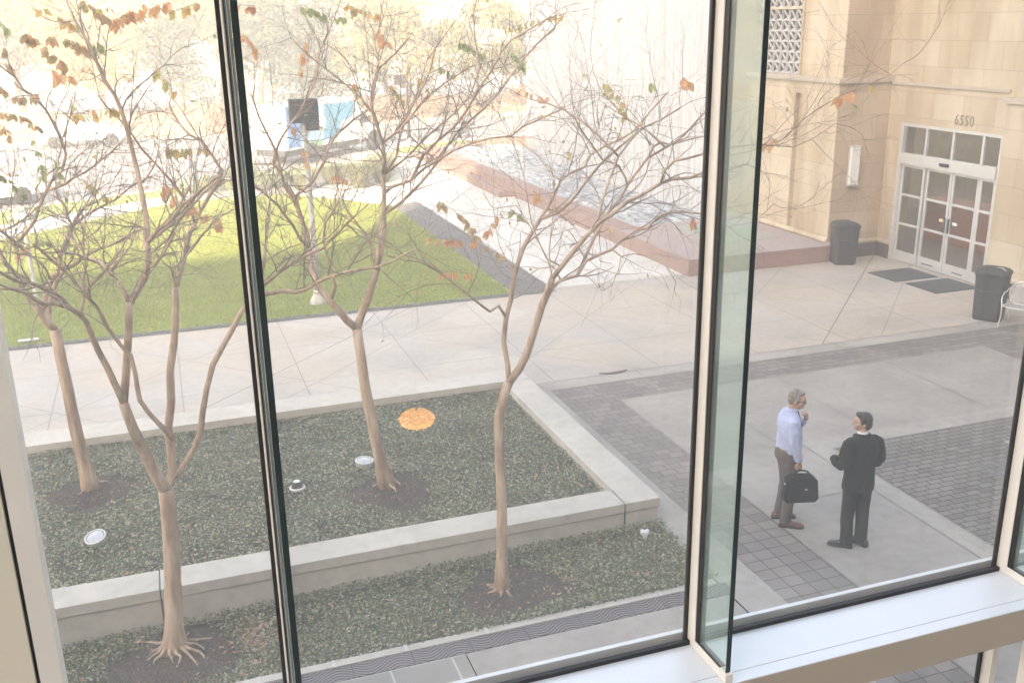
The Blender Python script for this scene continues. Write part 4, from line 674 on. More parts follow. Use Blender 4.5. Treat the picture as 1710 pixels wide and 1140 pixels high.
b.build('water', t.m, fo, smooth=True)
t = NT('falling_water_sheet'); t.set(0.45, 0, 0.5); mp = t.n('Mapping'); mp.inputs['Scale'].default_value = (1, 15, .28); t.l(t.pos(), mp.inputs[0])
n1 = t.noise(1.0, 8, mp.outputs[0], .7); mp2 = t.n('Mapping'); mp2.inputs['Scale'].default_value = (1, 6.5, .12); t.l(t.pos(), mp2.inputs[0]); n2 = t.noise(1.0, 3, mp2.outputs[0])
t.col(t.mix(.5, t.ramp(n1, [(.35, (.40, .395, .40)), (.5, (.60, .595, .60)), (.65, (.82, .82, .83))]), t.ramp(n2, [(.35, (.80, .80, .82)), (.65, (1, 1, 1.02))]), 'MULTIPLY')); t.bump(n1, .8, .05)
ww = empty('water_wall', (15.5, 34, 0), 0, 'tall pale curving wall with a thin sheet of water streaming down it', 'water wall')
def WX(y): return 15.32 + max(0, y - 33) ** 2 * .0098
b = MB(); ys = np.linspace(25.1, 46, 60)
outer = [(WX(y) - 15.5, y - 34) for y in ys]; inner = [(WX(y) + .9 - 15.5, y - 34) for y in ys[::-1]]
b.prism(outer + inner, 0.05, 11.5); b.build('wall', M['ledge'], ww)
b = MB(); base = 0
for y in ys: b.v += [(WX(y) - 15.53, y - 34, .3), (WX(y) - 15.53, y - 34, 11.52)]
for i in range(len(ys) - 1): b.f.append((2 * i, 2 * i + 2, 2 * i + 3, 2 * i + 1))
b.build('water_sheet', t.m, ww, smooth=True)
# ---- stone building across the plaza
sb = empty('stone_building', (17.45, 19, 0), 0, 'tan stone building with a pierced screen and glass entrance doors under the number 6550', 'building')
def SB(name, mat, *boxes, bevel=0):
    if name in ('granite_base', 'far_wall', 'ledge', 'screen_frame') and len(boxes) > 1:
        return [SB(name, mat, q, bevel=bevel) for q in boxes]
    b = MB()
    for a, c in boxes: b.box((a[0] - 17.45, a[1] - 19, a[2]), (c[0] - 17.45, c[1] - 19, c[2]))
    return b.build(name, mat, sb, bevel=bevel)
H_ = 12.0
def wall_faces(name, mat, quads):
    b = MB()
    for q in quads: b.poly([(p[0] - 17.45, p[1] - 19, p[2]) for p in q])
    return b.build(name, mat, sb)
def vx(X, y0, y1, z0, z1): return [(X, y1, z0), (X, y0, z0), (X, y0, z1), (X, y1, z1)]
def vy(Y, x0, x1, z0, z1): return [(x0, Y, z0), (x1, Y, z0), (x1, Y, z1), (x0, Y, z1)]
SB('side_wall', M['stone_x'], ((15.9, 21.012, .40), (16.6, 22.48, 4.40)), ((15.9, 22.79, .40), (16.6, 27.5, 4.40)), ((16.02, 22.48, .40), (16.6, 22.79, 4.40)), ((15.9, 22.481, 4.08), (16.02, 22.789, 4.40)), ((15.9, 22.481, .40), (16.02, 22.789, .55)))
SB('side_wall_upper', M['stone_x'], ((16.09, 21.172, 4.52), (16.9, 22.95, H_)), ((16.9, 22.95, 4.52), (17.2, 28, H_)), ((16.09, 22.95, 9.6), (16.9, 28, H_)))
SB('end_wall', M['stone_y'], ((15.904, 21.0, .45), (17.45, 21.012, 4.40)), ((16.094, 21.16, 4.52), (17.45, 21.172, H_)))
SB('front_wall', M['stone_x'], ((17.45, 20.5, .0), (17.9, 21.3, H_)), ((17.45, 17.2, 3.44), (17.9, 20.5, H_)), ((17.45, 10.0, 0), (17.9, 17.2, H_)))
SB('pier', M['stone_x'], ((17.28, 15.9, .0), (17.449, 17.1, 4.14)))
SB('ledge', M['ledge'], ((15.82, 20.93, 4.40), (17.449, 28, 4.52)), ((17.40, 17.2, 4.34), (17.449, 20.93, 4.42)), ((17.22, 15.8, 4.14), (17.449, 17.16, 4.26)), ((17.40, 10, 4.30), (17.449, 15.8, 4.40)), bevel=.01)
SB('granite_base', M['granite_dark'], ((15.94, 20.955, 0), (17.449, 20.999, .33)), ((17.405, 20.5, 0), (17.449, 20.955, .33)), ((17.24, 15.86, 0), (17.2799, 17.14, .33)), ((17.40, 10, 0), (17.449, 15.86, .33)))
b = MB()
def half(y0, y1, X, z=.40, r=.065):
    pts = [(X - 17.45 + r * math.cos(a), z + r * math.sin(a)) for a in [math.pi / 2 + math.pi * k / 8 for k in range(9)]]
    b.profile(pts, y0 - 19, y1 - 19, 'y')
for q in ((21.0, 27.5, 15.9, .49), (20.5, 20.95, 17.45), (10, 15.9, 17.45), (15.86, 17.12, 17.29)): half(*q); b.build('base_moulding', M['stone_x'], sb); b = MB()
pts = [(20.999 - 19 + .065 * math.cos(a), .40 + .065 * math.sin(a)) for a in [math.pi / 2 + math.pi * k / 8 for k in range(9)]]
b.profile(pts, 15.9 - 17.45, 0, 'x'); b.build('base_moulding', M['stone_x'], sb, smooth=False)
SB('roof', M['ledge'], ((15.9, 10, H_), (18.2, 30, H_ + .3)))
SB('far_wall', M['stone_y'], ((17.9, 27.6, 0), (24, 28, H_)), ((17.9, 10.0, 0), (24, 10.4, H_)))
# pierced screen: square cells each with folded pyramid fins
b = MB(); c_ = .268; ny, nz = 14, 18; fr = .024
for j in range(nz):
    for i in range(ny):
        y0 = 22.99 + i * .32; z0 = 4.54 + j * c_ + (.05 if j >= 6 else 0) + (.05 if j >= 12 else 0); x0 = 16.12
        a = None
        L = lambda p: (p[0] - 17.45, p[1] - 19, p[2])
        w_ = .32; q0 = (x0, y0, z0); ctr = (x0 + .13, y0 + w_ * .5, z0 + c_ * .5)
        b.poly([L((x0, y0 + w_, z0 + c_)), L((x0, y0 + w_ * .62, z0 + c_)), L((x0 + .10, y0 + w_ * .10, z0 + .02)), L((x0, y0, z0))])
        b.poly([L((x0, y0, z0)), L((x0, y0 + w_ * .95, z0)), L(ctr)]); b.poly([L((x0, y0, z0 + c_ * .1)), L((x0, y0, z0 + c_ * .9)), L((x0 + .12, y0 + w_ * .35, z0 + c_ * .35))])
        b.box(L((x0 - .012, y0 - fr / 2, z0)), L((x0 + .05, y0 + fr / 2, z0 + c_))); b.box(L((x0 - .010, y0 + fr / 2, z0 - fr / 2)), L((x0 + .05, y0 + .32 - fr / 2, z0 + fr / 2)))
b.build('pierced_screen', plain('grey_white_screen', (.50, .48, .47), .6, 0, .1), sb)
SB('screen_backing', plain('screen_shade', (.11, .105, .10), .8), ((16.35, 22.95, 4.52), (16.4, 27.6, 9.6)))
SB('screen_frame', M['stone_x'], ((16.05, 22.90, 4.52), (16.12, 22.965, 9.6)), ((16.08, 22.965, 6.16), (16.16, 27.6, 6.22)))
# entrance
XD = 17.52
def frame(name, *bx): return SB(name, M['alu'], *bx, bevel=.006)
ef = empty('entrance', (0, 0, 0)); ef.parent = sb
b = MB()
def LB(x0, y0, z0, x1, y1, z1): b.box((x0 - 17.45, y0 - 19, z0), (x1 - 17.45, y1 - 19, z1))
def EB(name, mat, bevel=.005):
    global b
    o = b.build(name, mat, ef, bevel=bevel); b = MB(); return o
LB(XD - .09, 20.38, 0, XD + .06, 20.499, 3.44); LB(XD - .09, 17.2, 0, XD + .06, 17.3, 3.44); LB(XD - .09, 17.3, 3.37, XD + .06, 20.38, 3.44)
for yy in (19.62, 18.74, 17.82): LB(XD - .05, yy - .035, 2.72, XD + .04, yy + .035, 3.37)
EB('outer_frame', M['alu'])
LB(XD - .13, 17.3, 2.46, XD + .06, 20.379, 2.72); EB('header', M['alu'])
LB(XD - .17, 18.7, 2.56, XD - .131, 18.98, 2.63); EB('door_sensor', M['gasket'])
LB(XD, 17.3, 2.72, XD + .012, 20.38, 3.37); EB('transom_glass', M['door_glass'], 0)
def leaf(name, y0, y1, dx):
    global b
    x0, x1 = XD - .03 + dx, XD + .02 + dx
    LB(x0, y0, .02, x1, y0 + .075, 2.46); LB(x0, y1 - .075, .02, x1, y1, 2.46)
    for z0, z1 in ((.02, .27), (.93, .99), (1.66, 1.72), (2.38, 2.46)): LB(x0 + .001, y0 + .075, z0, x1 - .001, y1 - .075, z1)
    o = EB(name, M['alu'])
    LB((x0 + x1) / 2 - .004, y0 + .07, .2, (x0 + x1) / 2 + .004, y1 - .07, 2.4); EB('door_pane', M['door_glass'], 0); return o
leaf('door_leaf', 19.56, 20.375, 0); leaf('door_leaf', 18.68, 19.52, .02); leaf('door_leaf', 17.82, 18.665, .02); leaf('door_leaf', 17.32, 17.80, 0)
LB(XD - .06, 18.72, 1.0, XD - .012, 18.75, 1.35); LB(XD - .06, 18.60, 1.0, XD - .012, 18.63, 1.35); EB('door_pull', M['alu_dark'])
LB(XD - .016, 18.80, 1.24, XD - .011, 18.93, 1.31); EB('door_sticker', plain('white_sticker_vinyl', (.8, .8, .78))); LB(XD - .016, 18.35, 1.22, XD - .011, 18.5, 1.29); EB('door_sticker', plain('white_sticker', (.8, .8, .78)))
LB(XD - .0175, 18.77, 1.25, XD - .0165, 18.86, 1.31); EB('yellow_sticker', plain('yellow_sticker_vinyl', (.85, .55, .03)))
for y0, y1 in ((19.0, 19.35), (18.0, 18.35)): LB(XD - .02, y0, .1, XD - .0105, y1, .13); EB('door_lettering', M['alu_dark'])
SB('lobby', plain('lobby_wall', (.84, .74, .56), .7), ((23.2, 12, 0), (23.3, 26, 3.8)), ((17.9, 12, 3.8), (18.9, 26, 3.9)), ((17.9, 25.9, 0), (23.2, 26, 3.8)), ((17.9, 12, 0), (23.2, 12.1, 3.8)))
SB('lobby_floor', plain('lobby_tiles', (.36, .31, .26), .35), ((17.46, 12.1, -.01), (23.2, 25.9, .012)))
SB('reception_desk', plain('orange_wood', (.72, .36, .20), .5), ((20.0, 17.6, .012), (20.9, 22.4, 1.1)))
0 and SB('lobby_pier', plain('grey_lobby_pier', (.12, .11, .10), .6), ((20.9, 18.9, 1.1), (21.4, 19.8, 3.79)))
# numerals
fc = bpy.data.curves.new('num', 'FONT'); fc.body = '6550'; fc.size = .34; fc.extrude = .004; fc.align_x = 'CENTER'; fc.space_character = 1.12
fo_ = bpy.data.objects.new('tmp_num', fc); COL.objects.link(fo_); bpy.context.view_layer.update()
me = bpy.data.meshes.new_from_object(fo_.evaluated_get(bpy.context.evaluated_depsgraph_get())); bpy.data.objects.remove(fo_)
me.transform(Matrix.Diagonal((.82, 1, 1, 1))); nm = link('numerals', me, M['numeral'], sb)
nm.matrix_local = Matrix(((0, 0, -1, -.006), (-1, 0, 0, 18.45 - 19), (0, 1, 0, 3.54), (0, 0, 0, 1)))
# ================================================ OUR OWN BUILDING AND ITS WINDOW WALL
YW = 2.9; ZS = 3.72
ob = empty('glazed_building', (0, 0, 0), 0, 'the building the picture is taken from, with its tall glazed front beside the planting bed', 'building')
iw = plain('warm_white_interior_paint', (.72, .68, .60), .8, 0, .03)
def OB(name, mat, *boxes):
    b = MB()
    for a, c in boxes: b.box(a, c)
    return b.build(name, mat, ob)
OB('front_wall', M['stone_y'], ((-34, 2.88, 7.0), (32, 3.3, 7.8)), ((-34, 2.88, -.3), (-8.9, 3.3, 7.0)), ((12.3, 2.88, -.3), (32, 3.3, 7.0)))
OB("interior_wall", iw, ((-33.9, -11.2, -.3), (31.9, -11, 12)))
OB("ceiling", iw, ((-33.9, -11, 7.5), (31.9, -5, 7.7)))
OB('interior_floor', plain('pale_terrazzo', (.45, .42, .38), .35), ((-33.9, -11, -.05), (31.9, 2.87, 0)))
OB('roof', M['ledge'], ((-34, -14, 7.8), (32, -5, 8.1)), ((-34, -14.4, -.3), (32, -14, 8.1)), ((-34, 2.4, 7.8), (32, 3.3, 8.0)))
b = MB()
for k in range(23): b.box((-34 + k * 3, -5, 7.85), (-33.9 + k * 3, 2.4, 8.0))
b.build('added_skylight_bars', M['alu'], ob)  # roof opening and bars added so daylight brightens the interior
tw_ = empty('shade_block', (0, -46, 0), 0, 'unseen tall block added behind the glazed wing to shade the plaza', 'tower')  # unseen block, added only to cast shade over the plaza
b = MB(); b.box((-36, -14, -.3), (75, 16, SHADE_BLOCK_H)); b.build('walls', M['stone_y'], tw_)
b = MB(); b.box((-110, -14, -.3), (-36.02, 16, SHADE_BLOCK_H * 57.5 / 90)); b.build('lower_walls', M['stone_y'], tw_)
b = MB()
for k in range(6): b.box((-89, 16.0, 3 + k * 3.6), (74, 16.06, 4.9 + k * 3.6))
b.build('block_bands', gmx, tw_)
cw = empty('window_wall', (0, 0, 0), 0, 'large near window wall with slim frames, deep glass fins and a wide silver sill', 'window wall')
def CB(name, mat, *boxes, parent=None, bevel=0):
    b = MB()
    for a, c in boxes: b.box(a, c)
    return b.build(name, mat, parent or cw, bevel=bevel)
X0s = [-8.815 + 1.5 * k for k in range(15)]
for i, X0 in enumerate(X0s):
    a = X0 + .012
    mu = CB('mullion', M['beige'], ((a, 2.836, ZS), (a + .031, 2.889, 7.0)), ((a, 2.836, 0), (a + .031, 2.889, 3.56)), bevel=.0015)
    CB('gasket', M['gasket'], ((X0, 2.889, 0), (X0 + .055, 2.905, 7.0)), ((a + .003, 2.808, ZS + .037), (a + .028, 2.8355, 7.0)), ((a + .003, 2.66, ZS + .0372), (a + .028, 2.8355, ZS + .042)), parent=mu)
    CB('outer_cap', M['alu'], ((X0 + .022, 2.910, 0), (X0 + .053, 2.924, 7.0)), parent=mu)
    fin = CB('glass_fin', M['fin_glass'], ((a + .007, 2.625, ZS + .038), (a + .024, 2.83, 7.0)))
    CB('fin_edge', M['fin_edge'], ((a + .0065, 2.6215, ZS + .038), (a + .0245, 2.6245, 7.0)), parent=fin)
    CB('fin_shoe', M['beige'], ((a, 2.611, ZS + .0015), (a + .031, 2.8355, ZS + .037)), parent=fin, bevel=.0015)
    lf = CB('lower_fin', M['beige'], ((a, 2.60, 0), (a + .031, 2.70, 3.56)), bevel=.0015)
    if i < 14:
        CB('glass_pane', PANES[0 if i < 7 else 1 if i < 8 else 2], ((X0 + .03, 2.895, ZS - .01), (X0 + 1.525, 2.903, 7.0)))
        CB('lower_glass_pane', PANES[2], ((X0 + .03, 2.895, 0), (X0 + 1.525, 2.903, 3.57)))
    
CB('sill', M['sill'], ((-8.8, 2.665, 3.60), (12.2, 2.868, ZS)), bevel=.002)
CB('sill_nosing', M['sill'], ((-8.8, 2.607, 3.602), (12.2, 2.6635, ZS - .001)), bevel=.002)
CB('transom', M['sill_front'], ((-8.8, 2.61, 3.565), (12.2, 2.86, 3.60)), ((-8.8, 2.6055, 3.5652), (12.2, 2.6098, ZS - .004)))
CB('sill_gasket', M['gasket'], ((-8.8, 2.869, ZS - .02), (12.2, 2.8885, ZS + .016)), ((-8.8, 2.8702, 3.54), (12.2, 2.8888, 3.57)))
CB('outer_ledge', M['alu'], ((-8.8, 2.921, 3.60), (12.2, 2.942, ZS + .024)), bevel=.003)
co = empty('interior_column', (-.87, 2.75, 0), 0, 'cream painted metal column cover with a dark vertical groove at the left end of the window', 'column')
b = MB(); b.box((.372, 0, -.0), (.43, .085, 9.5)); b.build('corner_strip', M['beige'], co, bevel=.002)
b = MB(); b.box((.362, .012, 0), (.3718, .08, 9.5)); b.build('groove', M['gasket'], co)
b = MB(); b.box((-.43, -.002, 0), (.3615, .085, 9.5)); b.build('panel', plain('cream_panel_paint', (.72, .65, .52), .5, 0, .03, 2), co, bevel=.002)
lp = empty('pendant_lamp', (1.7, -1.45, 2.93), 0, 'glowing amber pendant lamp mirrored orange in the window glass over the planter', 'lamp')
lp.scale = (1.0, 1.0, .75)
b = MB(); b.lathe([(.02, .17), (.06, .165), (.125, .12), (.15, .075)]); b.build('shade', emis('amber_upper_shade', (1, .42, .08), 2.6), lp, smooth=True)
b = MB(); b.lathe([(.02, -.03), (.07, -.022), (.125, .01), (.14, .05)]); b.build('diffuser', emis('amber_diffuser', (1, .47, .10), 3.2), lp, smooth=True)
b = MB(); b.tube([(0, 0, .17), (0, 0, 7.4)], .008, 6); b.build('cord', M['gasket'], lp)
# ================================================ TREES IN THE BEDS (crape myrtles)
LAB = {'T1': 'bare multi-stemmed crape myrtle with spreading roots in the lower bed, nearest the left fin',
       'T2': 'leaning crape myrtle in the raised planter, leftmost of the four bare trees',
       'T3': 'bare forked crape myrtle in the raised planter beside the disc light',
       'T4': 'slender crape myrtle in the lower bed, right of the other bare trees'}
LM = {'o': 'leaf_o', 'r': 'leaf_r', 'm': 'leaf_m', 'g': 'leaf_g'}
def rv(s=1.0): return Vector((random.gauss(0, s), random.gauss(0, s), random.gauss(0, s)))
def blade(V, c, d, nrm, L, Wd):                       # one folded leaf = 2 quads meeting at the midrib
    s = d.cross(nrm).normalized(); mid = c + d * L * .5; tip = c + d * L
    lft = mid + s * Wd * .5 + nrm * Wd * .12 - d * L * .06; rgt = mid - s * Wd * .5 + nrm * Wd * .12 - d * L * .06
    m1 = c + d * L * .28
    V += [c, m1 + s * Wd * .38, lft, mid, mid, lft, mid + d * L * .28 + s * Wd * .3, tip, c, mid, rgt, m1 - s * Wd * .38, mid, tip, mid + d * L * .28 - s * Wd * .3, rgt]
def crape(key):
    limbs = TREES[key]; b0 = limbs[0][0]; root = Vector((b0[0], b0[1], b0[2]))
    e = empty('crape_myrtle', root, 0, LAB[key], 'tree', 'bare crape myrtles in the planting beds')
    rnd = random.Random(hash(key) % 1 + {'T1': 3, 'T2': 5, 'T3': 7, 'T4': 9}[key])
    tb = MB(); tw = MB(); leaves = {'o': [], 'r': [], 'm': [], 'g': []}
    def loc(p): return Vector((p[0], p[1], p[2])) - root
    starts = []
    for li, L in enumerate(limbs):
        P = [loc(p) for p in L]; rad = [p[3] for p in L]
        if li == 0:
            P[0] = P[0] - Vector((0, 0, .08)); rad = [r * (1 + (.55 if i < 1 else .22 if i < 2 else .05 if i < 3 else 0)) for i, r in enumerate(rad)]
        n = 12 if rad[0] > .05 else 8 if rad[0] > .025 else 6
        # gentle knobbliness
        rr = [r * (1 + .07 * noise.noise(Vector((i * .9 + li * 7, li * 3.1, 0)))) for i, r in enumerate(rad)]
        tb.tube(P, rr, n)
        starts.append((P, rad, li))
    # surface roots
    nr = {'T1': 13, 'T4': 9, 'T2': 3, 'T3': 4}[key]; base = Vector((0, 0, .0)); r0 = limbs[0][0][3]
    for k in range(nr):
        a = 2 * math.pi * (k + rnd.uniform(-.3, .3)) / nr; ln = rnd.uniform(.10, .24) * (1.1 if key == 'T1' else .8 if key == 'T4' else .5); x0, y0 = math.cos(a), math.sin(a)
        if key == 'T4' and y0 > .5: ln *= .5
        zr = .085 if key == 'T1' else .03
        P = [Vector((x0 * r0 * .35, y0 * r0 * .35, .26)), Vector((x0 * r0 * .8, y0 * r0 * .8, .09 + zr)), Vector((x0 * (r0 + ln * .3), y0 * (r0 + ln * .3), .035 + zr)),
             Vector((x0 * (r0 + ln * .7) + rnd.uniform(-.04, .04), y0 * (r0 + ln * .7) + rnd.uniform(-.04, .04), .015 + zr)), Vector((x0 * (r0 + ln) + rnd.uniform(-.07, .07), y0 * (r0 + ln) + rnd.uniform(-.07, .07), -.03 + zr))]
        P = curve2(P, 3); tb.tube(P, [.027 - .019 * i / (len(P) - 1) for i in range(len(P))], 7)
    tr = tb.build('trunk', M['bark'], e, smooth=True)
    # fine branches and twigs, grown from the limbs
    def shoot(p, d, L, r, depth):
        seg = max(3, int(L / .09)); P = [p]; q = p.copy(); dd = d.normalized(); bend = rv(.09) + Vector((0, 0, .05 if depth == 0 else .0))
        for i in range(seg):
            dd = (dd + bend + rv(.10)).normalized(); q = q + dd * L / seg
            if (q + root).y < 4.2: dd.y = abs(dd.y); q.y += .08
            P.append(q.copy())
        rad = [max(.0011, r * (1 - .75 * i / seg)) for i in range(seg + 1)]
        tw.tube(P, rad, 4 if r > .004 else 3, caps=False)
        if depth < 2:
            for i in range(1, seg + 1):
                if rnd.random() < (.62 if depth == 0 else .42):
                    d2 = ((P[i] - P[i - 1]).normalized() + rv(.62)).normalized()
                    shoot(P[i], d2, L * rnd.uniform(.28, .6), r * .55, depth + 1)
        elif rnd.random() < .045:
            kk = rnd.choice('omg'); V = leaves[kk]
            for _ in range(rnd.randint(1, 3)):
                blade(V, P[-1] + rv(.01), (rv(.5) + Vector((0, 0, -.8))).normalized(), rv(1).normalized(), rnd.uniform(.04, .06), rnd.uniform(.022, .03))
    dens = {'T1': 1.55, 'T2': 1.9, 'T3': 1.6, 'T4': .95}[key]; ztop = 2.9
    for P, rad, li in starts:
        if li == 0: continue
        for i in range(1, len(P)):
            zz = P[i].z + root.z; L = (P[i] - P[i - 1]).length
            f = min(1, max(0, (zz - (3.15 if key != 'T4' else 2.9)) / .7))
            n_ = L * 5.0 * dens * f * (1.0 if rad[i] < .02 else .5)
            while n_ > 0:
                if rnd.random() < n_:
                    d = ((P[i] - P[i - 1]).normalized() * .8 + rv(.6) + Vector((0, 0, .25))).normalized()
                    shoot(P[i], d, rnd.uniform(.35, 1.0) * (.8 if rad[i] > .02 else 1), max(.0035, min(.0075, rad[i] * .45)), 0)
                n_ -= 1
    # leaf sprays still hanging on
    for t_, pts, n, c in SPRIGS:
        if t_ != key: continue
        P = curve2([Vector(p) - root for p in pts], 6) if len(pts) > 1 else [Vector(pts[0]) - root]
        tw.tube(P, .0022, 4, caps=False); V = leaves[c]; big = 1.45 if c == 'r' and n < 6 else 1.0
        for k in range(int(n * 1.2)):
            q = P[min(len(P) - 1, int(rnd.random() * len(P)))] + rv(.007)
            d = (Vector((rnd.gauss(0, .35), rnd.gauss(0, .35), -1)) + (Vector((rnd.choice((-1, 1)) * .35, 0, 0)))).normalized()
            blade(V, q, d, (rv(.5) + Vector((0, -1, 0))).normalized(), rnd.uniform(.075, .11) * big, rnd.uniform(.042, .058) * big)
    tw.build('twigs', M['twig'], e)
    for k, V in leaves.items():
        if V: link({'o': 'olive_leaves', 'r': 'red_leaves', 'm': 'autumn_leaves', 'g': 'green_leaves'}[k], quads_mesh('lv', np.array([tuple(v) for v in V]), 4), M[LM[k]], e)
    return e
for k in ('T1', 'T2', 'T3', 'T4'): crape(k)
# ================================================ LIGHTS AND FITTINGS IN THE BEDS
def welllight(loc, tilt, label):
    e = empty('ground_light', loc, 0, label, 'ground light')
    b = MB(); b.lathe([(.115, -.05), (.125, .0), (.125, .03), (.105, .036), (.102, .02), (.0, .02)], n=28); r = b.build('ring', M['alu'], e, smooth=False, bevel=.002)
    b = MB(); b.lathe([(.101, .022), (.09, .034), (.0, .042)], n=28); g = b.build('lens', plain('white_lens', (.50, .52, .55), .15, 0, .25, 14), e, smooth=True)
    e.rotation_euler = tilt; return e
welllight((-1.22, 11.47, .30), (R(14), R(-10), 0), 'round glass-topped ground light lying in the ground cover at the left, nearer the front wall')
welllight((2.16, 12.45, .29), (R(4), R(4), 0), 'round white ground light partly hidden behind the trunk in the middle of the planter')
e = empty('ground_light', (1.19, 12.0, .26), 0, 'small dark finned spotlight with a pale round collar in the planter', 'ground light')
b = MB(); b.lathe([(.10, 0), (.105, .03), (.085, .04), (.08, .02), (0, .02)], n=24); b.build('collar', plain('pale_collar', (.6, .6, .57), .5), e)
b = MB(); b.lathe([(.062, .02), (.066, .05), (.06, .055), (.064, .07), (.058, .075), (.06, .09), (.05, .11), (0, .11)], n=20); b.build('lamp_head', M['lamp_dark'], e)
b = MB(); b.lathe([(.047, .111), (.04, .118), (0, .12)], n=20); b.build('lens', plain('pale_lens', (.55, .58, .66), .15), e)
e = empty('power_post', (1.03, 12.75, .2), R(10), 'small white weatherproof outlet box on a short grey post in the planter', 'outlet post')
b = MB(); b.box((-.022, -.015, 0), (.022, .015, .34)); b.build('post', plain('grey_galvanised', (.45, .45, .44), .5), e, bevel=.003)
b = MB(); b.box((-.05, -.03, .30), (.05, .03, .41)); b.build('box', plain('white_cover', (.75, .75, .73), .4), e, bevel=.012)
b = MB(); b.box((-.055, -.04, .405), (.05, .035, .43)); b.build('lid', plain('white_lid', (.8, .8, .78), .4), e, bevel=.008)
e = empty('valve_cap', (5.0, 9.62, .03), R(20), 'small white plastic valve fitting at the right end of the lower bed', 'pipe fitting')
b = MB(); b.lathe([(.035, 0), (.035, .07), (.02, .075), (0, .075)], n=14); b.build('pipe', plain('white_pipe', (.75, .76, .78), .4), e)
b = MB(); b.box((-.06, -.02, .055), (.06, .02, .09)); b.box((-.02, -.055, .058), (.02, .055, .087)); b.build('cross_handle', plain('white_handle', (.8, .8, .8), .4), e, bevel=.006)
b = MB(); b.box((-.19, -.05, 0), (.19, .05, .02)); o = b.build('ground_plaque', plain('pale_plaque', (.55, .56, .60), .5), None, bevel=.005); o.location = (-2.9, 21.2, .045); o.rotation_euler = (R(8), 0, R(3)); tag(o, 'small pale rectangular plaque set in the lawn at its near left edge', 'plaque')
b = MB(); pts = [(.27 * math.cos(a) * (1 + .1 * math.sin(3 * a)), .045 * math.sin(a) + .03 * math.cos(a * 2)) for a in [2 * math.pi * k / 20 for k in range(20)]]
b.prism(pts, 0, .012); o = b.build('debris_patch', plain('dark_debris', (.14, .11, .09), .9)); o.location = (7.2, 15.19, .006); tag(o, 'dark patch of wet leaf debris along the long plaza joint', 'debris')
# ================================================ POST LIGHTS
def post_light(name, loc, h, label, head=True, s=1.0, dark=False, off=0.0):
    e = empty(name, loc, 0, label, 'lamp post')
    b = MB(); b.lathe([(.24 * s, 0), (.245 * s, .05), (.22 * s, .13), (.15 * s, .2), (.12 * s, .24), (.115 * s, .27), (.13 * s, .29), (.13 * s, .32), (.10 * s, .34)], n=24)
    b.build('base', M['lamp_grey'], e, smooth=True)
    b = MB(); b.lathe([(.095 * s, .34), (.088 * s, 1.1), (.105 * s, 1.12), (.105 * s, 1.17), (.085 * s, 1.2), (.06 * s, h - .1), (.055 * s, h)], n=16)
    b.build('pole', M['lamp_dark'] if dark else M['lamp_grey'], e, smooth=True)
    b = MB(); b.box((-.30 + off, -.12, h), (.30 + off, .12, h + .5)); b.build('lamp_head', M['lamp_dark'], e, bevel=.012)
    b = MB()
    for k in range(9): b.box((-.305 + off, -.135, h + .03 + k * .05), (.305 + off, -.121, h + .05 + k * .05))
    b.build('louvres', M['gasket'], e)
    b = MB(); b.box((.02 + off, -.125, h - .16), (.30 + off, .10, h - .002)); b.build('ballast_box', M['lamp_dark'], e, bevel=.01)
    return e
post_light('lamp_post', (2.99, 21.8, 0), 4.0, 'tall pale post with a dark boxy louvred head standing on the lawn', s=.75)
post_light('lamp_post', (12.2, 50.6, 0), 3.0, 'dark slim post with a stepped dark box head by the far street kerb', dark=True, s=.9, off=-.35)
e = empty('garden_lamp', (-3.0, 24.2, 0), 0, 'pale garden post lamp with a greenish disc top on the lawn at the left', 'lamp post')
b = MB(); b.lathe([(.12, 0), (.10, .08), (.05, .12), (.045, 1.9), (.05, 1.95)], n=14); b.build('pole', M['lamp_grey'], e, smooth=True)
b = MB(); b.lathe([(.05, 1.94), (.28, 2.0), (.30, 2.04), (.24, 2.12), (.10, 2.17), (0, 2.18)], n=24); b.build('disc_top', plain('green_patina', (.34, .42, .36), .4), e, smooth=True)
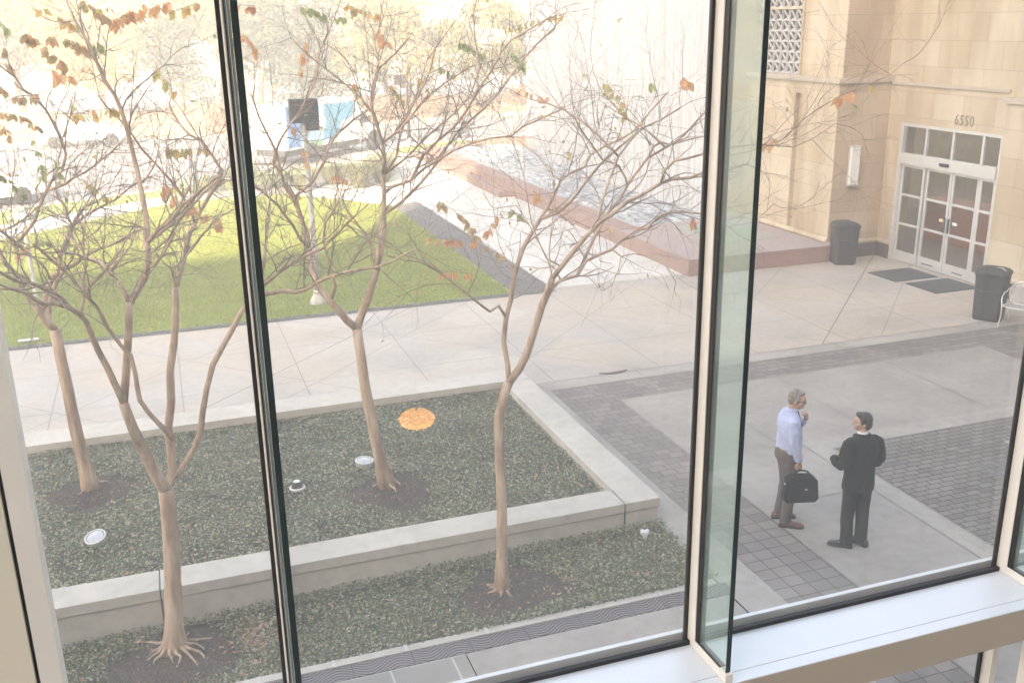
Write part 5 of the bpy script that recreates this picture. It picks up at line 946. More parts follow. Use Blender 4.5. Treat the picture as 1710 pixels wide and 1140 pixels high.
# ================================================ SCONCE, BINS, MATS, CHAIR
e = empty('wall_sconce', (16.47, 21.0, 1.88), 0, 'tall rectangular frosted wall light with a grey frame on the tan stone wall', 'wall light')
b = MB(); b.box((-.15, -.13, 0), (.15, -.005, .035)); b.box((-.15, -.13, .965), (.15, -.005, 1.0)); b.box((-.15, -.06, .035), (-.13, -.005, .965)); b.box((.13, -.06, .035), (.15, -.005, .965))
b.build('frame', M['alu'], e, bevel=.004)
b = MB(); b.box((-.128, -.12, .04), (.128, -.006, .96)); b.build('diffuser', M['white_glass'], e, bevel=.006)
for z in (.10, .88): b = MB(); b.box((-.132, -.126, z), (.132, -.119, z + .025)); b.build('trim_band', M['alu'], e)
def bin_(loc, rz, label):
    e = empty('litter_bin', loc, rz, label, 'litter bin', 'dark plastic litter bins by the entrance')
    b = MB(); w0, w1 = .27, .30
    oc = lambda w, c: [(w, -w + c), (w, w - c), (w - c, w), (-w + c, w), (-w, w - c), (-w, -w + c), (-w + c, -w), (w - c, -w)]
    n = len(b.v)
    levels = [(.255, 0), (.27, .05), (.285, .62), (.272, .64), (.285, .66), (.295, .88), (.30, .93)]
    for w, z in levels: b.v += [(x, y, z) for x, y in oc(w, .07)]
    for i in range(len(levels) - 1):
        for k in range(8): a = i * 8 + k; c = i * 8 + (k + 1) % 8; b.f.append((a, c, c + 8, a + 8))
    b.f.append(tuple(range(7, -1, -1))); b.f.append(tuple(range(48, 56))); b.build('body', M['dark_plastic'], e)
    b = MB(); n = 0; lv = [(.315, .931), (.32, .97), (.30, 1.01), (.24, 1.055), (.12, 1.085)]
    for w, z in lv: b.v += [(x, y, z) for x, y in oc(w, .08 * w / .3)]
    for i in range(len(lv) - 1):
        for k in range(8): a = i * 8 + k; c = i * 8 + (k + 1) % 8; b.f.append((a, c, c + 8, a + 8))
    b.f.append(tuple(range(7, -1, -1))); b.f.append(tuple(range(32, 40))); b.build('lid', M['dark_plastic'], e, bevel=.006)
    b = MB(); b.box((-.2, -.288, .08), (.2, -.282, .60)); b.build('door_panel', M['dark_plastic'], e, bevel=.003)
    b = MB(); b.box((-.17, -.325, .95), (.17, -.30, .985)); b.build('handle', M['gasket'], e, bevel=.004)
    b = MB(); b.tube([(.05, -.05, 1.08), (.16, -.10, 1.10), (.24, -.16, 1.05)], .012, 6); b.build('liner_edge', plain('grey_liner', (.45, .43, .42), .4), e)
    return e
bin_((16.08, 20.55, 0), R(-20), 'dark brown litter bin in the corner below the wall light')
bin_((15.75, 15.35, 0), R(-55), 'dark brown litter bin standing beside the metal chair')
for loc, lab in (((16.6, 18.95, .004), 'dark grey doormat, the farther of two, in front of the doors'), ((16.72, 17.75, .004), 'dark grey doormat, the nearer of two, in front of the doors')):
    b = MB(); b.box((-.62, -.50, 0), (.62, .50, .012)); o = b.build('doormat', M['mat_rubber'], bevel=.004); o.location = loc; tag(o, lab, 'doormat', 'doormats outside the entrance')
ch = empty('patio_chair', (15.75, 14.62, 0), R(-62), 'bare aluminium mesh armchair beside the litter bin against the stone wall', 'chair')
# local: front is -y
def T_(name, pts, r, n=8, sub=5):
    b = MB(); b.tube(curve2(pts, sub), r, n); return b.build(name, M['chair_metal'], ch, smooth=True)
for s in (-1, 1):
    T_('leg', [(s * .27, -.26, 0), (s * .25, -.22, .25), (s * .26, -.20, .46)], .013); T_('leg', [(s * .25, .30, 0), (s * .22, .22, .25), (s * .20, .18, .44)], .013)
    T_('arm', [(s * .26, -.20, .46), (s * .29, -.15, .58), (s * .30, -.02, .66), (s * .29, .12, .68), (s * .26, .22, .74)], .013)
T_('back_frame', [(-.20, .18, .44), (-.26, .22, .62), (-.24, .27, .76), (-.12, .31, .85), (0, .32, .87), (.12, .31, .85), (.24, .27, .76), (.26, .22, .62), (.20, .18, .44)], .014)
T_('seat_frame', [(-.26, -.20, .46), (-.12, -.26, .45), (.12, -.26, .45), (.26, -.20, .46), (.25, .0, .44), (.20, .18, .44), (0, .2, .43), (-.20, .18, .44), (-.25, 0, .44), (-.26, -.20, .46)], .011)
tm = NT('woven_mesh'); tm.set(.4, .5, .5); tm.col((.6, .6, .6)); tp = tm.n('BsdfTransparent'); mx = tm.n('MixShader'); mx.inputs[0].default_value = .35; tm.l(tp.outputs[0], mx.inputs[1]); tm.l(tm.b.outputs[0], mx.inputs[2]); tm.l(mx.outputs[0], tm.out.inputs[0])
b = MB(); N = 10
for j in range(N + 1):
    for i in range(N + 1): xx = -.24 + .48 * i / N; yy = -.22 + .40 * j / N; xx *= 1 - .18 * (j / N); b.v.append((xx, yy, .445 - .02 * math.sin(math.pi * i / N)))
for j in range(N):
    for i in range(N): q = j * (N + 1) + i; b.f.append((q, q + 1, q + N + 2, q + N + 1))
b.build('seat', tm.m, ch, smooth=True)
b = MB()
for j in range(N + 1):
    for i in range(N + 1):
        u = -1 + 2 * i / N; v = j / N; hw = .20 + .06 * math.sin(v * 2.2) - .10 * max(0, v - .6); b.v.append((u * hw, .18 + .13 * v + .03 * (1 - u * u), .46 + v * .38 * (1 - .12 * u * u)))
for j in range(N):
    for i in range(N): q = j * (N + 1) + i; b.f.append((q, q + 1, q + N + 2, q + N + 1))
b.build('backrest', tm.m, ch, smooth=True)
# ================================================ VEHICLES
def wheel(parent, x, y, r=.36, w_=.2, side=-1):
    e = empty('wheel', (x, y, r)); e.parent = parent
    def lat(prof, name, mat, sm=True):
        b = MB(); b.lathe(prof, n=28); me = b.mesh(); me.transform(Matrix.Rotation(R(90), 4, 'X')); return link(name, me, mat, e, sm)
    lat([(r * .62, -w_ / 2), (r * .96, -w_ / 2), (r, -w_ * .35), (r, w_ * .35), (r * .96, w_ / 2), (r * .62, w_ / 2)], 'tyre', plain('tyre_rubber', (.025, .024, .024), .85, 0, .1))
    lat([(r * .64, -w_ * .48), (r * .60, w_ * .30), (r * .45, w_ * .36), (r * .25, w_ * .46), (.0, w_ * .46)], 'rim', plain('wheel_rim', (.6, .6, .61), .35, .5))
    e.rotation_euler = (0, 0, 0 if side < 0 else R(180)); return e
tk = empty('delivery_truck', (7.62, 48.2, 0), R(42), 'white box truck with blue and teal side graphics parked along the far kerb', 'truck')
wp = plain('white_truck_paint', (.60, .61, .63), .3, 0, .03, 1)
# body sides at y = -1.0 .. 1.0 ; the near side is -y ; front +x
b = MB(); b.box((-4.0, -1.0, .70), (1.35, 1.0, 2.62)); b.build('cargo_box', wp, tk, bevel=.06, seg=3)
b = MB(); b.profile([(1.37, .5), (3.15, .5), (3.25, .75), (3.2, 1.22), (2.35, 1.38), (1.85, 2.05), (1.37, 2.12)], -.94, .94, 'y'); b.build('cab', wp, tk, bevel=.06, seg=3)
gm_ = glass_mat('vehicle_glass', .02, (.12, .14, .15), 2.0, 1.6, False); gm_ = plain('tinted_vehicle_glass', (.04, .05, .055), .1, 0, .1, spec=.8)
b = MB(); b.profile([(1.48, 1.40), (2.18, 1.40), (1.84, 1.94), (1.48, 1.98)], -.95, -.941, 'y'); b.build('side_window', gm_, tk)
b = MB(); b.profile([(2.37, 1.40), (2.40, 1.42), (1.92, 2.04), (1.88, 2.02)], -.8, .8, 'y'); b.build('windscreen', gm_, tk)
def panel(name, mat, pts, y=-1.006):
    b = MB(); b.profile(pts, y - .002, y + .004, 'y'); return b.build(name, mat, tk)
panel('teal_panel', plain('teal_vinyl', (.05, .26, .42), .4, 0, .05), [(-1.5, .95), (-.45, .95), (-.1, 1.65), (.75, 1.8), (1.1, 2.5), (-1.35, 2.5)])
panel('pale_blue_panel', plain('pale_blue_vinyl', (.22, .42, .58), .4, 0, .1, 3), [(-3.92, .8), (-1.55, .8), (-1.45, 2.5), (-3.92, 2.5)], -1.0045)
panel('blue_panel', plain('blue_vinyl', (.06, .20, .50), .4, 0, .08), [(-3.9, .8), (-3.1, .8), (-3.0, 2.6), (-3.9, 2.6)])
panel('dark_panel', plain('dark_vinyl', (.06, .07, .10), .5, 0, .1), [(-3.05, 1.4), (-2.0, 1.4), (-1.9, 2.5), (-3.0, 2.5)], -1.0065)
panel('green_panel', plain('green_vinyl', (.14, .34, .16), .4, 0, .08), [(-3.0, .72), (-1.6, .72), (-1.7, .95), (-2.4, 1.0)], -1.0075)
panel('white_disc', wp, [(-2.5 + .26 * math.cos(a), 1.9 + .30 * math.sin(a)) for a in [2 * math.pi * k / 24 for k in range(24)]], -1.0115)
panel('white_oval', wp, [(-1.65 + .42 * math.cos(a), 1.75 + .36 * math.sin(a)) for a in [2 * math.pi * k / 24 for k in range(24)]], -1.0125)
panel('small_sign', plain('dark_sign', (.1, .1, .11)), [(.55, 1.0), (.68, 1.0), (.68, 1.14), (.55, 1.14)], -1.0065)
b = MB(); b.box((-3.95, -.85, .42), (1.3, .85, .69)); b.box((1.4, -.97, .5), (2.0, -.90, .66)); b.build('chassis', plain('chassis_black', (.04, .04, .04), .7), tk, bevel=.02)
b = MB(); b.box((3.1, -.95, .38), (3.36, .95, .62)); b.build('bumper', plain('grey_bumper', (.35, .35, .36), .5), tk, bevel=.04)
for s in (-1, 1):
    b = MB(); b.box((3.20, s * .78 - .13, .80), (3.27, s * .78 + .13, 1.0)); b.build('headlight', plain('clear_lens', (.7, .72, .74), .1), tk, bevel=.02)
    b = MB(); b.box((1.95, s * 1.08 - .05, 1.42), (2.05, s * 1.08 + .05, 1.75)); b.build('mirror', M['dark_plastic'], tk, bevel=.02)
    for x_ in (-2.35, 2.45): wheel(tk, x_, s * .90, .46, .26, s if s < 0 else 1)
b = MB(); b.profile([(2.45 + .56 * math.cos(a), .45 + .56 * math.sin(a)) for a in [math.pi * k / 16 for k in range(17)]], -.951, -.935, 'y'); b.build('wheel_arch', plain('arch_black', (.03, .03, .03), .8), tk)
def car(loc, rz, label, paint, suv=False):
    e = empty('parked_car', loc, rz, label, 'car', 'cars parked along the street')
    h = 1.62 if suv else 1.42; pts = [(-2.25, .35), (-2.3, .75), (-2.15, .95), (-1.75, 1.0), (-1.15, h - .04), (-.1, h), (.55, h - .12), (1.15, 1.0), (1.95, .9), (2.25, .72), (2.28, .35)]
    if suv: pts[3] = (-2.1, 1.1); pts[4] = (-1.85, h - .05)
    b = MB(); n = len(pts)
    for y, k in ((-.88, .96), (-.80, 1.0), (.80, 1.0), (.88, .96)):
        for x, z in pts: b.v.append((x * (1 if abs(y) < .85 else .985), y if z < 1.05 else y * .82, z * (1 if abs(y) < .85 else .985)))
    for j in range(3):
        for i in range(n): a = j * n + i; c = j * n + (i + 1) % n; b.f.append((a, c, c + n, a + n))
    b.f.append(tuple(range(n - 1, -1, -1))); b.f.append(tuple(range(3 * n, 4 * n))); b.build('body', paint, e, bevel=.03, seg=2)
    for s in (-1, 1):
        y = s * .735
        b = MB(); q = [(-1.55, 1.03), (-1.08, h - .13), (-.12, h - .09), (.45, h - .19), (.95, 1.03)]
        n0 = 0
        for yy in (y - .012 * s, y + .004 * s): b.v += [(x, yy + (s * .10 * (1.4 - z) / .4 if z < 1.1 else 0), z) for x, z in q]
        b.f.append((0, 1, 2, 3, 4)); b.f.append((9, 8, 7, 6, 5))
        for i in range(5): j = (i + 1) % 5; b.f.append((i, j, 5 + j, 5 + i))
        b.build('side_window', gm_, e)
        b = MB(); b.box((2.17, s * .62 - .16, .66), (2.27, s * .62 + .16, .80)); b.build('headlight', plain('clear_lens', (.7, .72, .74), .1), e, bevel=.03)
        b = MB(); b.box((-2.31, s * .66 - .12, .74), (-2.2, s * .66 + .12, .90)); b.build('tail_light', plain('red_lens', (.45, .03, .02), .2), e, bevel=.03)
        for x_ in (-1.4, 1.4): wheel(e, x_, s * .80, .33, .2, s)
    b = MB(); b.poly([(.57, -.60, h - .12), (.57, .60, h - .12), (1.17, .70, 1.02), (1.17, -.70, 1.02)]); me = b.mesh(); b2 = MB(); b2.v = [(x, y, z + d) for d in (0, .012) for x, y, z in b.v]; b2.f = [(3, 2, 1, 0), (4, 5, 6, 7), (0, 1, 5, 4), (1, 2, 6, 5), (2, 3, 7, 6), (3, 0, 4, 7)]
    b2.build('windscreen', gm_, e)
    return e
car((-3.7, 58.4, 0), R(2), 'pale silver saloon parked at the far side of the street on the left', plain('silver_car_paint', (.55, .60, .66), .3, .2, .03))
car((-6.4, 39.3, 0), R(28), 'white car parked at the near kerb, cut off by the left edge of the photo', plain('white_car_paint', (.75, .76, .76), .3, 0, .03), True)
# bench by the far end of the lawn
e = empty('bench', (7.0, 41.6, 0), R(35), 'low white slab bench beside the grasses beyond the lawn', 'bench')
b = MB(); b.box((-1.1, -.25, .36), (1.1, .25, .46)); b.build('seat', plain('white_stone', (.75, .74, .71), .6), e, bevel=.015)
for s in (-.8, .8): b = MB(); b.box((s - .1, -.2, 0), (s + .1, .2, .36)); b.build('leg', M['planter'], e, bevel=.01)
# ================================================ BACKGROUND PLANTING
def clump_mesh(seed, n, blobs, size):
    r = np.random.default_rng(seed); V = []
    for (cx, cy, cz, rx, ry, rz_) in blobs:
        m_ = int(n * rx * rz_); u = r.normal(size=(m_, 3)); u /= np.linalg.norm(u, axis=1)[:, None]; rad = r.uniform(.25, 1, m_) ** .45
        rad *= 1 + .18 * np.sin(u[:, 0] * 5 + seed) * np.cos(u[:, 2] * 6)
        c = np.stack([cx + u[:, 0] * rad * rx, cy + u[:, 1] * rad * ry, cz + u[:, 2] * rad * rz_], 1); V.append(c)
    c = np.concatenate(V); n = len(c); d = r.normal(size=(n, 3)); d /= np.linalg.norm(d, axis=1)[:, None]; e = np.cross(d, r.normal(size=(n, 3))); e /= np.linalg.norm(e, axis=1)[:, None]
    s = (size * r.uniform(.5, 1.5, n))[:, None]
    return np.stack([c - d * s, c + e * s * .6, c + d * s, c - e * s * .6], 1).reshape(-1, 3)
OAK = leafy('sunlit_oak_leaves', [(0, (.10, .11, .03)), (.5, (.24, .22, .07)), (1, (.42, .36, .14))], .6, .35)
PINE = leafy('grey_green_pine_needles', [(0, (.03, .05, .025)), (.5, (.065, .085, .045)), (1, (.12, .14, .07))], .6, .2)
GOLD = leafy('yellow_leaves', [(0, (.40, .32, .08)), (.6, (.58, .44, .14)), (1, (.60, .34, .14))], .6, .35)
def bg_tree(kind, loc, h, label, seed, wide=1.0):
    e = empty(kind + '_tree', loc, 0, label, 'tree', 'trees beyond the street'); r = random.Random(seed)
    mat = {'oak': OAK, 'pine': PINE, 'maple': GOLD}[kind]
    b = MB(); P = curve2([(0, 0, -.2), (r.uniform(-.2, .2), 0, h * .25), (r.uniform(-.4, .4), 0, h * .55), (r.uniform(-.4, .4), 0, h * .85)], 4)
    b.tube(P, [.26 * h / 10 * (1 - .75 * i / (len(P) - 1)) for i in range(len(P))], 8)
    blobs = []; nb = 11 if kind != 'pine' else 9
    for k in range(nb):
        a = 2 * math.pi * k / nb + r.uniform(-.4, .4); zz = h * (r.uniform(.36, .95) if kind != 'pine' else .30 + .66 * k / nb); rr = h * .30 * wide * (1.15 - abs(zz / h - .6)) * r.uniform(.35, 1) if kind != 'pine' else h * .22 * wide * (1.25 - zz / h) * r.uniform(.3, 1)
        c = (math.cos(a) * rr, math.sin(a) * rr, zz); s = h * r.uniform(.11, .19) * wide
        blobs.append((c[0], c[1], c[2], s * 1.2, s * 1.1, s * .72)); st = P[min(len(P) - 1, int(len(P) * .35 + k * .5))]
        b.tube(curve2([st, ((st.x + c[0]) / 2, (st.y + c[1]) / 2, (st.z + c[2]) / 2 + .1), c], 3), [.07 * h / 10, .06 * h / 10, .05 * h / 10, .045 * h / 10, .04 * h / 10, .03 * h / 10, .02 * h / 10], 6)
    b.build('trunk', M['bark_dark'], e, smooth=True)
    link('crown', quads_mesh('crown', clump_mesh(seed, 260, blobs, .13 if kind != 'pine' else .11), 4), mat, e); return e
BT = [('oak', (-15, 68, 0), 10, 'pale yellow-green oak at the far left, behind the silver saloon'), ('oak', (-8, 74, 0), 11, 'tall pale oak left of the left window mullion, second from the left'),
 ('maple', (-3, 67, 0), 8, 'golden tree beyond the brown bank, above the silver saloon'), ('pine', (1.6, 66, 0), 7.5, 'grey-green pine just left of the left glass fin'),
 ('oak', (5, 78, 0), 11, 'tall pale oak behind the two grey-green pines'), ('pine', (6.4, 64.5, 0), 8.2, 'grey-green pine standing behind the rear of the truck'), ('pine', (9.8, 66, 0), 7.8, 'grey-green pine standing behind the cab of the truck'),
 ('oak', (14.4, 66, 0), 7.2, 'bushy pale oak behind the slim dark street post'), ('oak', (12.5, 80, 0), 10, 'far pale oak between the pines and the street post'), ('maple', (19, 78, 0), 7.5, 'golden tree right of the street post, far beyond the bank'),
 ('oak', (21.4, 68, 0), 7.0, 'single-trunked oak at the bend of the street'), ('oak', (27, 74, 0), 7.0, 'pale oak left of the water wall, beyond the street bend'), ('oak', (33, 82, 0), 8.5, 'pale oak half hidden by the water wall'),
 ('maple', (-20, 80, 0), 12, 'golden tree behind the leftmost oak')]
for i, (k, l, h, lab) in enumerate(BT): bg_tree(k, l, h, lab, 20 + i, 1.25 if k != 'pine' else 1.3)
def shrub(name, loc, r_, h, mat, label, seed, group=None, n=900, size=.05):
    b = [(0, 0, h * .5, r_, r_, h * .55), (r_ * .4, -.1, h * .45, r_ * .7, r_ * .6, h * .45)]
    V = clump_mesh(seed, n / (r_ * h), b, size); o = link(name, quads_mesh(name, V, 4), mat); o.location = loc; return tag(o, label, 'shrub', group)
def grass_clump(loc, h, label, seed):
    r = np.random.default_rng(seed); n = 1500; a = r.uniform(0, 2 * np.pi, n); q = r.uniform(0, .25, n); out = r.uniform(.1, .75, n) * h; hh = h * r.uniform(.5, 1, n)
    p0 = np.stack([np.cos(a) * q, np.sin(a) * q, np.zeros(n)], 1); p3 = p0 + np.stack([np.cos(a) * out, np.sin(a) * out, hh * .85], 1); mid = (p0 + p3) / 2 + np.array([0, 0, 1.0]) * (hh * .25)[:, None]
    s = np.stack([-np.sin(a), np.cos(a), 0 * a], 1) * .008
    V = np.concatenate([np.stack([p0 - s, p0 + s, mid + s, mid - s], 1), np.stack([mid - s, mid + s, p3 + s * .3, p3 - s * .3], 1)]).reshape(-1, 3)
    o = link('ornamental_grass', quads_mesh('og', V, 4), leafy('pale_grass_blades%d' % seed, [(0, (.22, .24, .12)), (.6, (.36, .36, .20)), (1, (.50, .46, .30))], .6, .3)); o.location = loc; return tag(o, label, 'grass clump', 'ornamental grasses beyond the lawn')
grass_clump((7.1, 37.9, 0), 1.25, 'large pale ornamental grass clump, nearest the lawn corner', 1); grass_clump((8.2, 38.9, 0), 1.2, 'pale ornamental grass clump on the walkway side of the planting', 2)
grass_clump((6.3, 39.2, 0), 1.0, 'ornamental grass clump just in front of the white bench', 3); grass_clump((8.6, 40.7, 0), 1.1, 'ornamental grass clump between the bench and the walkway', 4)
grass_clump((5.0, 38.3, 0), .8, 'small ornamental grass clump left of the others', 5)
LOW = leafy('low_shrub_leaves', [(0, (.10, .13, .06)), (.6, (.22, .24, .12)), (1, (.34, .33, .18))], .6, .25)
for i, (x_, y_, r_, h_, lab) in enumerate([(1.2, 39.2, .8, .7, 'low green shrub just right of the left glass fin, beyond the lawn'), (2.6, 39.4, .8, .8, 'low green shrub beyond the lawn, second from the left fin'), (3.9, 39.3, .7, .7, 'low shrub beyond the lawn behind the tall pale lamp post'), (3.0, 41.0, .7, .8, 'rounder shrub at the street side behind the low ones'), (5.2, 40.6, .7, .6, 'low shrub left of the white bench')]):
    shrub('low_shrub', (x_, y_, 0), r_, h_, LOW, lab, 60 + i, 'low shrubs beyond the lawn')
BRN = leafy('brown_brush', [(0, (.16, .10, .06)), (.6, (.30, .19, .11)), (1, (.42, .30, .18))], .7, .1)
for i, (x_, y_, lab) in enumerate([(10.5, 62.6, 'brown brushy shrub on the bank above the truck roof'), (14.0, 63.8, 'brown brushy shrub on the bank behind the street post'), (17.2, 64.8, 'brown brushy shrub left of the single-trunked oak'), (24.6, 68.2, 'brown brushy shrub right of the single-trunked oak'), (4.0, 62.8, 'brown brushy shrub behind the left end of the truck')]):
    shrub('brush', (x_, y_, .3), 1.2, 1.3, BRN, lab, 80 + i, 'brown shrubs on the bank', 900, .09)
# ================================================ PEOPLE
def ellip(b, c, r, rot=None, n=18, m=12):
    base = len(b.v); Rm = rot or Matrix.Identity(3)
    for j in range(m + 1):
        th = math.pi * (j / m - .5); th = max(-1.50, min(1.50, th))
        for i in range(n):
            a = 2 * math.pi * i / n; p = Rm @ Vector((r[0] * math.cos(th) * math.cos(a), r[1] * math.cos(th) * math.sin(a), r[2] * math.sin(th)))
            b.v.append((c[0] + p.x, c[1] + p.y, c[2] + p.z))
    for j in range(m):
        for i in range(n): a = base + j * n + i; k = base + j * n + (i + 1) % n; b.f.append((a, k, k + n, a + n))
    b.f.append(tuple(base + k for k in range(n - 1, -1, -1))); b.f.append(tuple(base + m * n + k for k in range(n)))
def loft(b, rings, n=24, pw=1.0):                   # rings (cx, cy, cz, rx, ry) from bottom to top
    base = len(b.v)
    for cx, cy, cz, rx, ry in rings:
        for i in range(n):
            a = 2 * math.pi * i / n; ca, sa = math.cos(a), math.sin(a); p = 2 / pw if pw != 1 else 2
            b.v.append((cx + rx * math.copysign(abs(ca) ** (2 / p if p != 2 else 1), ca), cy + ry * math.copysign(abs(sa) ** (2 / p if p != 2 else 1), sa), cz))
    for j in range(len(rings) - 1):
        for i in range(n): a = base + j * n + i; k = base + j * n + (i + 1) % n; b.f.append((a, k, k + n, a + n))
    b.f.append(tuple(base + k for k in range(n - 1, -1, -1))); b.f.append(tuple(base + (len(rings) - 1) * n + k for k in range(n)))
def fuse(name, b, vox, mat, parent, smooth=6, wr=0.0, wscale=9.0, seed=0, wvec=(1, 1, 1)):
    o = bpy.data.objects.new('tmp', b.mesh()); COL.objects.link(o)
    md = o.modifiers.new('r', 'REMESH'); md.mode = 'VOXEL'; md.voxel_size = vox; sm = o.modifiers.new('s', 'SMOOTH'); sm.factor = .5; sm.iterations = smooth
    bpy.context.view_layer.update(); me = bpy.data.meshes.new_from_object(o.evaluated_get(bpy.context.evaluated_depsgraph_get())); bpy.data.objects.remove(o)
    me.materials.clear()
    if wr:
        N = len(me.vertices); co = np.empty(N * 3, np.float32); me.vertices.foreach_get('co', co); co = co.reshape(-1, 3); no = np.empty(N * 3, np.float32); me.vertices.foreach_get('normal', no); no = no.reshape(-1, 3)
        d = np.array([noise.noise(Vector((c[0] * wscale * wvec[0] + seed, c[1] * wscale * wvec[1], c[2] * wscale * wvec[2]))) + .5 * noise.noise(Vector((c[0] * wscale * 2.3 * wvec[0], c[1] * wscale * 2.3 * wvec[1] + seed, c[2] * wscale * 2.3 * wvec[2]))) for c in co])
        me.vertices.foreach_set('co', (co + no * (d * wr)[:, None]).astype(np.float32).ravel()); me.update()
    return link(name, me, mat, parent, True)
def hand(b, wr_, d, pn, side, curl=.6, s=1.0):       # wrist point, pointing direction, palm normal, +1 right hand
    wr_ = Vector(wr_); d = Vector(d).normalized(); pn = Vector(pn); pn = (pn - d * pn.dot(d)).normalized(); x = d.cross(pn).normalized() * side
    b.tube([wr_, wr_ + d * .03 * s], [.025 * s, .028 * s], 10)
    for k in range(4):
        o_ = x * (-.027 + .018 * k) * s; b.tube([wr_ + d * .02 * s + o_ * .7, wr_ + d * .09 * s + o_], [.014 * s, .0115 * s], 8)
        L = (.072, .082, .078, .062)[k] * s; p0 = wr_ + d * .088 * s + o_; a1 = curl * (.8 + .1 * k); q1 = p0 + (d * math.cos(a1) + pn * math.sin(a1)) * L * .45; a2 = a1 + curl * 1.2
        q2 = q1 + (d * math.cos(a2) + pn * math.sin(a2)) * L * .32; a3 = a2 + curl * .8; q3 = q2 + (d * math.cos(a3) + pn * math.sin(a3)) * L * .25
        b.tube([p0, q1, q2, q3], [.0105 * s, .0095 * s, .0088 * s, .0075 * s], 8)
    t0 = wr_ + d * .03 * s - x * .022 * s; b.tube([t0, t0 - x * .022 * s + d * .025 * s + pn * .012 * s, t0 - x * .026 * s + d * .052 * s + pn * .026 * s, t0 - x * .018 * s + d * .072 * s + pn * .034 * s], [.015 * s, .0125 * s, .0105 * s, .0085 * s], 8)
def head_parts(yaw, pitch, z0, y0, sc=1.0):
    piv = Matrix.Translation((0, y0, z0)); Mx = piv @ Matrix.Rotation(yaw, 4, 'Z') @ Matrix.Rotation(pitch, 4, 'X') @ Matrix.Diagonal((sc, sc, sc, 1))
    return Mx
def xf(b, i0, Mx):
    for i in range(i0, len(b.v)): p = Mx @ Vector(b.v[i]); b.v[i] = (p.x, p.y, p.z)
def head(b, Mx):                                     # local: origin at the top of the neck, face towards +y
    i = len(b.v)
    ellip(b, (0, .0, .125), (.074, .094, .098)); ellip(b, (0, .04, .06), (.056, .060, .062)); ellip(b, (0, .055, .035), (.036, .040, .030)); ellip(b, (0, .075, .125), (.058, .024, .05))
    b.tube([(0, .088, .125), (0, .103, .105), (0, .112, .088), (0, .095, .078)], [.010, .012, .016, .012], 8)
    ellip(b, (0, .094, .060), (.024, .010, .006)); ellip(b, (0, .091, .052), (.021, .011, .006)); ellip(b, (0, .085, .030), (.02, .016, .014))
    for s in (-1, 1):
        ellip(b, (s * .079, -.002, .095), (.010, .020, .032)); ellip(b, (s * .043, .060, .085), (.026, .028, .028)); ellip(b, (s * .032, .087, .130), (.024, .010, .008))
    b.tube([(0, -.02, -.07), (0, -.015, .0), (0, -.01, .06)], [.064, .060, .060], 16)
    xf(b, i, Mx)
def face_bits(parent, Mx, iris):
    b = MB()
    for s in (-1, 1): i = len(b.v); ellip(b, (s * .031, .0875, .112), (.013, .007, .006), n=10, m=6)
    xf(b, 0, Mx); b.build('eyes', plain('eye_' + iris, (.20, .16, .14), .3), parent, True)
    b = MB()
    for s in (-1, 1): b.tube([(s * .014, .098, .134), (s * .032, .098, .140), (s * .050, .086, .134)], .0035, 6)
    xf(b, 0, Mx); b.build('eyebrows', plain('brow_' + iris, (.10, .075, .06), .8), parent, True)
    b = MB(); b.tube([(-.022, .094, .056), (0, .103, .0565), (.022, .094, .056)], .0022, 6); xf(b, 0, Mx); b.build('mouth', plain('lip_' + iris, (.30, .12, .10), .5), parent, True)
def shoe(parent, foot, yaw, mat, L=.29):
    b = MB(); Mx = Matrix.Translation(foot) @ Matrix.Rotation(yaw, 4, 'Z'); W = .05
    secs = [(-.10, .030, .035, .065), (-.07, .038, .04, .085), (-.02, .036, .045, .095), (.05, .042, .04, .075), (.11, .048, .034, .055), (.16, .044, .03, .045), (.19, .028, .026, .034)]
    n = 14
    for y, hw, zc, zt in secs:
        for i in range(n):
            a = 2 * math.pi * i / n; b.v.append((hw * math.cos(a), y, .012 + zt / 2 + zt / 2 * math.sin(a)))
    for j in range(len(secs) - 1):
        for i in range(n): a = j * n + i; k = j * n + (i + 1) % n; b.f.append((a, a + n, k + n, k))
    b.f.append(tuple(range(n))); b.f.append(tuple((len(secs) - 1) * n + k for k in range(n - 1, -1, -1))); xf(b, 0, Mx); o = b.build('shoe', mat, parent, True)
    b = MB(); out = [(-.032, -.105), (-.04, -.06), (-.037, 0), (-.047, .07), (-.052, .12), (-.04, .18), (0, .205), (.04, .18), (.052, .12), (.047, .07), (.037, 0), (.04, -.06), (.032, -.105)]
    b.prism(out[::-1], 0, .018); xf(b, 0, Mx); b.build('sole', plain('shoe_sole', (.05, .035, .03), .7), o, bevel=.003); return o
def skin(name, c):
    t = NT(name); t.set(.5, 0, .35); t.b.inputs['Subsurface Weight'].default_value = .12; t.b.inputs['Subsurface Scale'].default_value = .01
    f = t.noise(22, 4, t.obj()); t.col(t.ramp(f, [(.3, tuple(x * .88 for x in c)), (.7, c)])); return t.m
def cloth(name, c, bs=350, wr=.25, stripe=None):
    t = NT(name); t.set(.85, 0, .25); t.b.inputs['Sheen Weight'].default_value = .03
    f = t.noise(9, 5, t.obj()); g = t.noise(bs, 2, t.obj())
    k = t.ramp(f, [(.3, tuple(x * .86 for x in c)), (.7, tuple(min(1, x * 1.08) for x in c))]); k = t.mix(.3, k, t.ramp(g, [(.35, (.75, .75, .75)), (.65, (1.1, 1.1, 1.1))]), 'MULTIPLY')
    t.col(k); t.bump(t.noise(16, 4, t.obj()), wr, .02); return t.m
